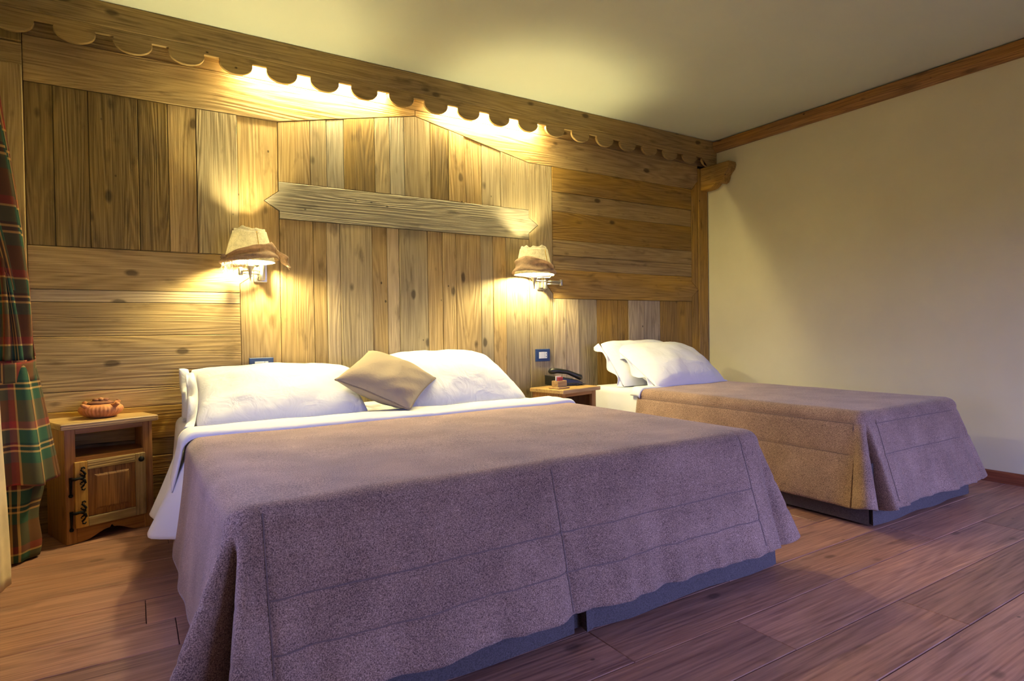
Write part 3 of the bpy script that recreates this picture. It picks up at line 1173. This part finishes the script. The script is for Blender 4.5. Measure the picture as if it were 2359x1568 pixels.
D2R = math.radians
place_pillow('white pillow leaning on the boards behind the left pillow of the double bed', 0.84, 0.46, 0.17, 1, (0.68, -0.225, 0.680), D2R(44), D2R(-2), flange=0.06)
place_pillow('plump white pillow at the left of the double bed, partly under the taupe cushion', 0.88, 0.58, 0.235, 2, (0.70, -0.470, 0.697), D2R(26), D2R(-5), flange=0.05)
place_pillow('white pillow leaning on the boards behind the right pillow of the double bed', 0.84, 0.48, 0.17, 3, (1.77, -0.215, 0.702), D2R(46), D2R(3))
place_pillow('plump white pillow at the right of the double bed, behind the taupe cushion', 0.92, 0.58, 0.26, 4, (1.76, -0.435, 0.724), D2R(30), D2R(7))
place_pillow('white pillow at the back of the single bed, its corner sticking out left', 0.82, 0.46, 0.17, 5, (3.66, -0.275, 0.745), D2R(52), D2R(4), flange=0.03)
place_pillow('plump white pillow at the front of the single bed', 0.88, 0.56, 0.25, 6, (3.80, -0.43, 0.735), D2R(33), D2R(2), flange=0.04)

# taupe cushion
cush = empty('cushion', (1.245, -0.66, 0.765))
tag(cush, 'small square taupe linen cushion with piped edge between the two pillows', 'cushion')
e1 = Vector((0.745, -0.55, -0.38)).normalized()
e2 = Vector((0.662, 0.679, 0.318))
e2 = (e2 - e1 * e2.dot(e1)).normalized()
nn = e1.cross(e2).normalized()
if nn.z < 0:
    nn = -nn
CS = 0.445
mb = MB()


def cshape(u, v, s_):
    au, av = abs(u), abs(v)
    prof = (max(0, 1 - au ** 2.6) ** 0.5) * (max(0, 1 - av ** 2.6) ** 0.5)
    px = CS / 2 * u * (1 - 0.07 * (1 - av ** 2) * au ** 2)
    py = CS / 2 * v * (1 - 0.07 * (1 - au ** 2) * av ** 2)
    z = s_ * 0.095 * prof + 0.010 * noise.noise(Vector((px * 9, py * 9, s_ * 3))) * (0.2 + prof)
    z += 0.007 * math.sin((u - v) * 11) * (max(au, av) ** 3) * (1 - max(au, av)) * 4 * (u > 0)
    q = e1 * px + e2 * py + nn * z
    q.z = max(q.z, 0.618 - 0.765)
    return q


us = [math.sin(x_ * math.pi / 2) for x_ in lin(-1, 1, 40)]
mb.grid(lambda u, v: cshape(u, v, 1), us, us)
mb.grid(lambda u, v: cshape(u, v, -1), us, us)
o = mb.build('cushion_cover', M_TAUPE, cush, True)
o.modifiers.new('weld', 'WELD').merge_threshold = 0.0006
ed = [(u, -1) for u in lin(-1, 1, 24)] + [(1, v) for v in lin(-1, 1, 24)] + [(u, 1) for u in lin(1, -1, 24)] + [(-1, v) for v in lin(1, -1, 24)]
MB().tube([cshape(u, v, 0) for u, v in ed], 0.0045, 8, False).build('piping', M_PIPE, cush, True)

# ------------------------------------------------------------------ nightstands


def make_nightstand(loc, rz):
    e = empty('nightstand', loc, rz)
    w, d = 0.20, 0.145      # half sizes of the body
    HT = 0.572
    yf = -d
    for s_ in (-1, 1):
        MB().cbox(min(s_ * w, s_ * (w - 0.018)), max(s_ * w, s_ * (w - 0.018)), -d + 0.02, d, 0.0, HT, 0.002).build('side_panel', M_FURN, e)
        MB().cbox(min(s_ * w, s_ * (w - 0.046)), max(s_ * w, s_ * (w - 0.046)), yf, yf + 0.022, 0.0, HT, 0.002).build('front_stile', M_FURN, e)
    MB().box(-w + 0.018, w - 0.018, d - 0.012, d, 0.08, HT).build('back_panel', M_PANEL, e)
    MB().box(-w + 0.018, w - 0.018, yf + 0.02, d - 0.012, 0.412, 0.430).build('shelf', M_FURNX, e)
    MB().box(-w + 0.018, w - 0.018, yf + 0.02, d - 0.012, 0.070, 0.086).build('bottom_board', M_FURNX, e)
    MB().cbox(-w + 0.046, w - 0.046, yf + 0.001, yf + 0.021, 0.545, HT, 0.002).build('rail', M_FURNX, e)
    MB().cbox(-w + 0.046, w - 0.046, yf + 0.001, yf + 0.021, 0.405, 0.430, 0.002).build('rail', M_FURNX, e)
    # apron with a scrolled cut-out
    ap = [(-w + 0.046, 0.0), (-w + 0.075, 0.004)]
    for t in lin(0, 1, 9):
        ap.append((-w + 0.075 + (w - 0.085) * t, 0.004 + 0.040 * sm(t)))
    ap.append((0.0, 0.058))
    for t in lin(0, 1, 9):
        ap.append((0.010 + (w - 0.085) * t, 0.044 - 0.040 * sm(t)))
    ap += [(w - 0.046, 0.0), (w - 0.046, 0.090), (-w + 0.046, 0.090)]
    MB().prism(ap, yf + 0.002, yf + 0.020, 0.001).build('apron', M_FURNX, e)
    MB().cbox(-0.222, 0.222, -d - 0.030, d + 0.010, HT + 0.001, HT + 0.031, 0.004).build('top', M_TOP, e)
    # door
    door = bpy.data.objects.new('door', None)
    COL.objects.link(door)
    door.parent = e
    x0, x1, z0, z1 = -0.164, 0.158, 0.078, 0.408
    yd0, yd1 = yf - 0.018, yf - 0.001
    MB().cbox(x0, x0 + 0.054, yd0, yd1, z0, z1, 0.0025).build('door_stile', M_HONEY, door)
    MB().cbox(x1 - 0.048, x1, yd0, yd1, z0, z1, 0.0025).build('door_stile', wb('tan', 'Z'), door)
    MB().cbox(x0 + 0.0545, x1 - 0.0485, yd0 + 0.001, yd1, z1 - 0.044, z1, 0.0025).build('door_rail', wb('tan', 'X'), door)
    MB().cbox(x0 + 0.0545, x1 - 0.0485, yd0 + 0.001, yd1, z0, z0 + 0.046, 0.0025).build('door_rail', wb('tan', 'X'), door)
    a, c, q, s2 = x0 + 0.055, x1 - 0.049, z0 + 0.047, z1 - 0.045
    rings = [[(a, yd1, q), (c, yd1, q), (c, yd1, s2), (a, yd1, s2)],
             [(a, yd0 + 0.010, q), (c, yd0 + 0.010, q), (c, yd0 + 0.010, s2), (a, yd0 + 0.010, s2)]]
    for ins, yy in ((0.030, yd0 + 0.0075), (0.034, yd0 + 0.002), (0.040, yd0 - 0.001)):
        rings.append([(a + ins, yy, q + ins), (c - ins, yy, q + ins), (c - ins, yy, s2 - ins), (a + ins, yy, s2 - ins)])
    MB().loft(rings, True, True).build('raised_panel', M_PANEL, door)
    kn = MB()
    prof = [(0.0, -0.028), (0.008, -0.027), (0.0135, -0.022), (0.0145, -0.016), (0.011, -0.009), (0.007, -0.006), (0.007, 0.0)]
    kn.lathe(prof, (0, 0, 0), 18)
    kn.v = [(p[0] + x1 - 0.027, yd0 + p[2], p[1] + z1 - 0.030) for p in kn.v]
    kn.build('knob', M_IRON, door, True)
    for zc in (z1 - 0.085, z0 + 0.075):
        hg = MB()
        yh_ = yd0 - 0.003
        ys = yf - 0.004
        hx = x0 - 0.014
        hg.tube([(hx, ys, zc + 0.010), (hx, ys, zc - 0.03), (hx - 0.001, ys, zc - 0.075)], [0.008, 0.0065, 0.005], 8)
        hg.lathe([(0.0, -0.010), (0.008, -0.007), (0.0105, 0), (0.008, 0.007), (0, 0.010)], (hx - 0.001, ys, zc - 0.080), 10)
        hg.tube([(hx, yh_ + 0.004, zc + 0.002), (x0, yh_, zc + 0.002), (x0 + 0.018, yh_, zc + 0.004), (x0 + 0.030, yh_, zc + 0.002)], [0.007, 0.008, 0.006, 0.009], 8)
        for s_ in (-1, 1):
            pts_ = [(0.028, 0.0), (0.040, 0.008), (0.044, 0.022), (0.036, 0.034), (0.026, 0.043), (0.028, 0.054), (0.038, 0.057), (0.043, 0.049)]
            hg.tube([(x0 + px, yh_, zc + s_ * pz) for px, pz in pts_], [0.006, 0.0065, 0.006, 0.005, 0.0045, 0.004, 0.0035, 0.003], 8)
            pts_ = [(0.036, 0.014), (0.026, 0.018), (0.021, 0.024), (0.026, 0.028)]
            hg.tube([(x0 + px, yh_, zc + s_ * pz) for px, pz in pts_], [0.004, 0.0035, 0.003, 0.002], 6)
        hg.build('hinge', M_IRON, door, True)
    return e


ns1 = make_nightstand((-0.158, -0.100, 0), D2R(20))
ns2 = copy_tree(ns1)
tag(ns1, 'small pine nightstand with iron hinges beside the plaid curtain', 'nightstand', 'pine nightstands')
ns2.location = (2.775, -0.315, 0)
ns2.rotation_euler = (0, 0, D2R(13))
tag(ns2, 'small pine nightstand carrying the telephone between the two beds', 'nightstand', 'pine nightstands')

# terracotta bowl
NT = 0.6035
bowl = empty('pottery_bowl', (-0.150, -0.105, NT), 0.3)
tag(bowl, 'ribbed terracotta bowl with lid and little horns on the left nightstand', 'bowl')
prof = [(0.0, 0.0), (0.055, 0.001), (0.072, 0.008), (0.092, 0.025), (0.100, 0.042), (0.096, 0.056), (0.082, 0.066), (0.060, 0.072), (0.052, 0.073), (0.0, 0.073)]


def ribs(th, z):
    k_ = max(0.0, 1 - abs(z - 0.036) / 0.038)
    return 1 + 0.035 * k_ * math.cos(34 * th)


MB().lathe(prof, (0, 0, 0), 136, ribs).build('body', M_TERRA, bowl, True)
lid = MB().lathe([(0.0, 0.074), (0.058, 0.074), (0.061, 0.077), (0.056, 0.081), (0.040, 0.087), (0.018, 0.091), (0.0, 0.092)], (0, 0, 0), 40,
                 lambda th, z: 1 + 0.03 * math.sin(9 * th)).build('lid', M_TERRAD, bowl, True)
for i in range(7):
    th = i * 2 * math.pi / 7
    MB().lathe([(0.0, 0.0), (0.011, 0.002), (0.013, 0.007), (0.006, 0.013), (0, 0.014)], (0.026 * math.cos(th), 0.026 * math.sin(th), 0.086), 10).build('petal', M_TERRAD, lid, True)
MB().lathe([(0.0, 0.0), (0.012, 0.002), (0.012, 0.010), (0.0, 0.014)], (0, 0, 0.090), 12).build('lid_button', M_TERRA, lid, True)
for i in range(4):
    th = D2R(-62) + i * math.pi / 2
    c, s_ = math.cos(th), math.sin(th)
    MB().tube([(0.080 * c, 0.080 * s_, 0.058), (0.094 * c, 0.094 * s_, 0.067), (0.108 * c, 0.108 * s_, 0.074), (0.110 * c, 0.110 * s_, 0.077)], [0.017, 0.011, 0.010, 0.011], 12).build('horn', M_TERRA, bowl, True)

# telephone on the right nightstand
ph = empty('telephone', (2.860, -0.195, NT + 0.0005), D2R(-12))
ph.scale = (1.22, 1.22, 1.22)
tag(ph, 'black corded desk telephone on the nightstand between the beds', 'telephone')
body = [(-0.095, 0.0), (0.095, 0.0), (0.095, 0.018), (0.060, 0.036), (-0.060, 0.058), (-0.095, 0.060)]
MB().prism([(px, pz) for px, pz in body], -0.085, 0.085, 0.005).build('base', M_PHONE, ph)
for i in range(4):
    for j in range(3):
        px = 0.006 + i * 0.019
        pz = 0.0465 - (px + 0.0) * 0.166
        mbk = MB().cbox(px - 0.006, px + 0.006, 0.012 + j * 0.022, 0.026 + j * 0.022, pz - 0.004, pz + 0.003, 0.0015)
        mbk.build('key', M_KEY, ph)
hs = [(-0.125, -0.05, 0.088), (-0.112, -0.05, 0.094), (-0.07, -0.05, 0.096), (0.0, -0.05, 0.086), (0.06, -0.05, 0.062), (0.092, -0.05, 0.048), (0.102, -0.05, 0.040)]
MB().tube(hs, [0.012, 0.026, 0.022, 0.018, 0.021, 0.025, 0.012], 12, True, 0.75).build('handset', M_PHONE, ph, True)
cord = []
for i in range(150):
    t = i / 149
    cord.append((-0.10 + 0.20 * t, -0.105 - 0.012 * math.sin(t * 3.1) + 0.005 * math.cos(i * 0.9), 0.007 + 0.004 * math.sin(i * 0.9) + 0.010 * math.sin(t * math.pi)))
MB().tube(cord, 0.0016, 5).build('coiled_cord', M_PHONE, ph, True)

# little wooden card holder and tray
ch_ = empty('card_holder', (2.660, -0.405, NT + 0.0005), D2R(13))
ch_.scale = (1.4, 1.4, 1.25)
tag(ch_, 'tiny wooden card box with a red card in front of the telephone', 'card holder')
MB().cbox(-0.045, 0.045, -0.035, 0.035, 0.0, 0.010, 0.002).build('tray', M_TOP, ch_)
for a, c, d_, e_ in ((-0.036, 0.036, -0.022, -0.016), (-0.036, 0.036, 0.016, 0.022), (-0.036, -0.030, -0.016, 0.016), (0.030, 0.036, -0.016, 0.016)):
    MB().cbox(a, c, d_, e_, 0.010, 0.046, 0.001).build('box_side', M_TOP, ch_)
MB().cbox(-0.012, 0.026, -0.004, 0.004, 0.011, 0.066, 0.001).build('red_card', M_RED, ch_)
MB().cbox(-0.018, 0.022, 0.006, 0.012, 0.011, 0.072, 0.001).build('paper_card', M_PAPER, ch_)

# ------------------------------------------------------------------ swing-arm wall lamps


def wall_lamp(loc, mirror, label, seed, tail, shade_dx, r_top, r_bot, hgt):
    """loc: centre of the wall plate on the boards; shade centre offset in x"""
    e = empty('wall_lamp', loc)
    tag(e, label, 'lamp', 'swing-arm wall lamps')
    s_ = mirror
    MB().cbox(-0.040, 0.040, -0.016, 0.0, -0.055, 0.055, 0.004).build('wall_plate', M_NICKEL, e)
    MB().cbox(-0.022, 0.022, -0.048, -0.0165, -0.040, 0.040, 0.004).build('pivot_block', M_NICKEL, e)
    MB().lathe([(0.013, -0.048), (0.016, -0.044), (0.016, 0.044), (0.013, 0.048)], (0, -0.062, 0), 16).build('pivot', M_NICKEL, e, True)
    elb = (s_ * 0.125, -0.105, 0.0)
    sc_ = (shade_dx, -0.185, 0.0)
    for dz in (-0.010, 0.010):
        MB().tube([(0, -0.062, dz), (elb[0], elb[1], dz)], 0.0055, 10).build('arm', M_NICKEL, e, True)
    MB().lathe([(0.011, -0.024), (0.013, -0.020), (0.013, 0.020), (0.011, 0.024)], elb, 14).build('elbow', M_NICKEL, e, True)
    MB().tube([elb, (sc_[0], sc_[1], 0.0)], 0.006, 10).build('arm', M_NICKEL, e, True)
    MB().lathe([(0.003, -0.062), (0.005, -0.040), (0.009, -0.020), (0.012, 0.0), (0.024, 0.018), (0.026, 0.026), (0.020, 0.028), (0.020, 0.062), (0.0, 0.062)], sc_, 18).build('socket', M_NICKEL, e, True)
    z0 = 0.062
    bz = z0 + 0.055
    MB().lathe([(0.012, 0.0), (0.016, 0.012), (0.024, 0.035), (0.027, 0.052), (0.022, 0.068), (0.010, 0.078), (0.0, 0.080)], (sc_[0], sc_[1], z0 + 0.001), 18).build('bulb', M_BULB, e, True)
    # shade: a slightly crumpled open cone
    zb = 0.045

    def SH(th, t):
        r = r_bot + (r_top - r_bot) * t
        r *= 1 + 0.03 * noise.noise(Vector((math.cos(th) * 2, math.sin(th) * 2, t * 2 + seed)))
        z = zb + hgt * t
        if t > 0.97:
            z += 0.012 * noise.noise(Vector((math.cos(th) * 3.1, math.sin(th) * 3.1, seed * 2.0)))
        return Vector((sc_[0] + r * math.cos(th), sc_[1] + r * math.sin(th), z))
    ths = lin(0, 2 * math.pi, 49)
    sh = MB().grid(SH, ths, lin(0, 1, 14)).build('shade', M_SHADE, e, True)
    solidify(sh, 0.0012, 0)
    MB().tube([SH(D2R(-75), t) + Vector((0, -0.002, 0)) for t in lin(0.05, 0.98, 10)], 0.0045, 6, True, 0.4).build('shade_tape', M_TRIMTAPE, sh, True)
    # frayed upper hem
    TR = MB().grid(lambda th, t: SH(th, 0.985) * 1.0 + Vector((-0.005 * math.cos(th) * (1 + t), -0.005 * math.sin(th) * (1 + t), -0.006 + 0.024 * t + 0.010 * noise.noise(Vector((th * 3, t, seed))))), lin(0, 2 * math.pi, 60), lin(0, 1, 4)).build('frayed_hem', M_SHADE, sh, True)
    solidify(TR, 0.002, 0)
    # burlap scarf wound round the lower half

    def WR(th, t):
        tt = 0.02 + 0.40 * t + tail[2] * math.cos(th - tail[0]) * (0.15 + 0.25 * t)
        p = SH(th, min(0.96, max(-0.12, tt)))
        fold = 0.010 + 0.012 * math.sin(t * 8 + 1.5 * math.sin(th + seed)) + 0.010 * noise.noise(Vector((th * 1.5, t * 3, seed)))
        fold = max(0.003, fold)
        bul = tail[1] * math.exp(-((((th - tail[0] + math.pi) % (2 * math.pi)) - math.pi) / 0.5) ** 2) * math.sin(math.pi * min(1, t + 0.15))
        p += Vector((math.cos(th), math.sin(th), 0)) * (fold + bul)
        p.z += 0.010 * noise.noise(Vector((th * 2.0, t * 2, seed + 3)))
        return p
    wr_ = MB().grid(WR, lin(0, 2 * math.pi, 73), lin(0, 1, 16)).build('burlap_scarf', M_WRAP, e, True)
    solidify(wr_, 0.002, 0)
    return e, SH, sc_, zb


# left lamp
lampL, SHL, scL, zbL = wall_lamp((0.675, -0.004, 1.408), -1, 'lit wall lamp with frayed burlap shade left of the grey pointed board', 1.3, (D2R(-10), 0.020, 0.6), -0.085, 0.092, 0.140, 0.175)
# hanging scarf end on the right of the left lamp
def tail_fn(u, v):
    base_ = SHL(D2R(-14), 0.35) + Vector((0.012, -0.004, 0.01))
    a = base_ + Vector((0.075 * u ** 0.8, -0.01 * u, -0.085 * u ** 1.3))
    wid = 0.034 + 0.016 * u
    return a + Vector((0.012 * math.sin(u * 9) * v + 0.010 * v * v, wid * v, -0.012 * v * v + 0.012 * math.sin(v * 6 + u * 3) - 0.015 * (v > 0.6)))


tl = MB().grid(tail_fn, lin(0, 1, 18), lin(-1, 1, 16)).build('scarf_end', M_WRAP, lampL, True)
solidify(tl, 0.003, 0)
kn = MB().lathe([(0.0, -0.020), (0.012, -0.016), (0.018, 0), (0.012, 0.014), (0.0, 0.018)], SHL(D2R(190), 0.12) + Vector((-0.012, -0.006, 0)), 14, lambda th, z: 1 + 0.2 * math.sin(3 * th + z * 200))
kn.build('scarf_knot', M_WRAP, lampL, True)
fr = MB()
for i in range(90):
    th = D2R(R.uniform(178, 262))
    p = SHL(th, 0.02) + Vector((0.008 * math.cos(th), 0.008 * math.sin(th), 0.0))
    l_ = R.uniform(0.03, 0.085)
    q1 = Vector((R.uniform(-0.012, 0.012), R.uniform(-0.008, 0.008), -l_ * 0.5))
    q2 = Vector((R.uniform(-0.022, 0.022), R.uniform(-0.012, 0.012), -l_))
    fr.tube([p, p + q1, p + q2], 0.0008, 4, False)
tag(fr.build('fringe', M_FRINGE, lampL), kind='stuff')
# right lamp
lampR, SHR, scR, zbR = wall_lamp((2.785, -0.004, 1.412), 1, 'lit wall lamp with rumpled burlap shade below the right end of the grey pointed board', 4.6, (D2R(200), 0.020, 0.6), -0.190, 0.105, 0.150, 0.190)

# ------------------------------------------------------------------ switch plates


def switch(x0, x1, z0, z1, label):
    cx, cz = (x0 + x1) / 2, (z0 + z1) / 2
    e = empty('switch_plate', (cx, -0.0045, cz))
    tag(e, label, 'switch', 'blue switch plates')
    hx, hz = (x1 - x0) / 2, (z1 - z0) / 2
    MB().prism(rect(-hx, hx, -hz, hz), -0.010, 0.0, 0.003).build('plate', M_BLUE, e)
    a, c = hx * 0.55, hz * 0.52
    MB().prism(rect(-a, a * 0.45, -c, c), -0.014, -0.010, 0.0015).build('rocker', M_SWITCH, e)
    MB().prism(rect(a * 0.52, a, -c, c), -0.0135, -0.010, 0.001).build('socket_insert', M_SWITCH, e)
    for zz in (-c * 0.45, c * 0.45):
        MB().box(a * 0.70, a * 0.82, -0.0145, -0.0135, zz - 0.004, zz + 0.004).build('socket_hole', M_PHONE, e)


switch(0.601, 0.742, 0.790, 0.888, 'blue switch plate half hidden by the left pillow of the double bed')
switch(2.721, 2.861, 0.785, 0.883, 'blue switch plate above the telephone nightstand')

# ------------------------------------------------------------------ curtains


def uvgrid(fn, us, vs_, uvf):
    mb = MB().grid(fn, us, vs_)
    mb.uv = [uvf(u, v) for v in vs_ for u in us]
    return mb


cur = empty('curtain', (-0.48, -0.5, 0))
tag(cur, 'green and red plaid curtain tied back beside the window', 'curtain')
cc = Vector((-0.48, -0.5, 0))
ZTIE = 0.93


def upper(u, v):
    """v: 0 at the rail, 1 at the tie; u across the cloth"""
    t = v
    g_ = sm(t) ** 0.9
    pl = math.sin(u * math.pi * 2 * 9) * (0.045 * (1 - 0.75 * g_))
    ytop = -0.92 - 1.2 * u
    xtop = -0.505 + pl
    ang = u * 2 * math.pi * 0.92 - 0.6
    rr = 0.075 + 0.012 * math.sin(u * math.pi * 18)
    xt = -0.478 + rr * math.cos(ang)
    yt = -0.46 - rr * 1.2 * math.sin(ang) * 1.0
    bulge = 0.03 * math.sin(math.pi * t) * math.sin(u * 20)
    x = xtop + (xt - xtop) * g_ + bulge
    y_ = ytop + (yt - ytop) * (g_ ** 1.2)
    z = 2.55 + (ZTIE - 2.55) * t
    return Vector((max(x, -0.592), y_, z)) - cc


us, vv = lin(0, 1, 150), lin(0, 1, 60)
o = uvgrid(upper, us, vv, lambda u, v: (u * 1.7, v * 1.65)).build('upper_drape', M_PLAID, cur, True)
solidify(o, 0.003, 0)


def lower(u, v):
    ang = u * 2 * math.pi
    fold = 1 + (0.10 + 0.05 * v) * math.sin(ang * 6 + 0.6)
    rr = (0.080 + (0.140 - 0.080) * v ** 0.8) * fold
    x = -0.478 + 0.015 * v + rr * math.cos(ang)
    y_ = -0.46 + rr * 1.15 * math.sin(ang)
    z = ZTIE + (0.375 + 0.01 * math.sin(ang * 3) - ZTIE) * v
    return Vector((max(x, -0.592), y_, z)) - cc


o = uvgrid(lower, lin(0, 1, 120), lin(0, 1, 36), lambda u, v: (u * 0.85, v * 0.60 + 0.05)).build('lower_drape', M_PLAID, cur, True)
solidify(o, 0.003, 0)


def under(u, v):
    ang = u * 2 * math.pi
    fold = 1 + 0.12 * math.sin(ang * 5 + v * 2)
    rr = (0.105 - 0.02 * v + 0.008 * math.sin(v * 9)) * fold
    x = -0.490 + rr * math.cos(ang)
    y_ = -0.40 + rr * math.sin(ang)
    return Vector((max(x, -0.592), y_, 0.42 + (0.012 - 0.42) * v)) - cc


o = uvgrid(under, lin(0, 1, 90), lin(0, 1, 24), lambda u, v: (u * 0.6, v * 0.42)).build('under_drape', M_PLAID, cur, True)
solidify(o, 0.003, 0)
# tie band slung from the hook round the drape


def band(u, v):
    """u along the band from the hook over the front of the bundle and back to the hook"""
    a = D2R(62) - u * D2R(304)
    low = math.sin(math.pi * u)
    x = -0.482 + 0.098 * math.cos(a)
    y_ = -0.455 + 0.115 * math.sin(a)
    hook = Vector((-0.490, -0.07, 1.265))
    w_ = max(0.0, 1 - low / 0.55) ** 1.3
    p = Vector((x, y_, 0.905 - 0.03 * low + v * 0.045))
    p = p.lerp(Vector((hook.x + (0.05 if u < 0.5 else -0.03), hook.y, hook.z + v * 0.02)), w_)
    p.x = max(p.x, -0.594)
    return p - cc


o = uvgrid(band, lin(0, 1, 60), lin(-1, 1, 5), lambda u, v: (u * 0.9, v * 0.05 + 0.3)).build('tie_band', M_PLAID, cur, True)
solidify(o, 0.004, 0)

MB().tube([(-0.02, 0.05, 2.575), (-0.02, -1.85, 2.575)], 0.012, 12).build('rail', M_IRON, cur, True)
for yy in (0.0, -1.8):
    MB().tube([(-0.12, yy, 2.575), (-0.02, yy, 2.575)], 0.007, 8).build('rail_bracket', M_IRON, cur, True)

hk = MB()
hk.lathe([(0.014, -0.002), (0.014, 0.0), (0.006, 0.004)], (0, 0, 0), 12)
hk.v = [(p[0], -p[2], p[1]) for p in hk.v]
hk.tube([(0, 0, 0), (0, -0.025, 0.0), (0.004, -0.045, -0.006), (0.006, -0.055, 0.012), (0.004, -0.048, 0.026)], 0.004, 8)
hk.tube([(0, -0.02, 0), (0.006, -0.03, -0.018), (0.002, -0.036, -0.032), (-0.006, -0.032, -0.036)], 0.0032, 8)
tag(hk.build('curtain_hook', M_IRON, None, True, (-0.492, -0.029, 1.300)), 'small black iron tieback hook on the left end post', 'hook')

# cream drape at the left picture edge
def cream(u, v):
    z = 2.50 + (0.085 - 2.50) * v
    out = sm((1.35 - z) / 0.45)
    x = -0.580 + 0.008 * math.sin(u * 20) + (0.140 + 0.022 * sm((0.9 - z) / 0.8)) * math.sin(math.pi * u) * out
    return Vector((max(-0.594, x), -0.86 - 0.34 * u, z)) - Vector((-0.5, -1.0, 0))


crm = MB().grid(cream, lin(0, 1, 70), lin(0, 1, 60))
o = crm.build('drape', M_CREAM, None, True, (-0.5, -1.0, 0))
solidify(o, 0.004, 0)
tag(o, 'plain cream drape hanging at the left edge in front of the plaid curtain', 'curtain')
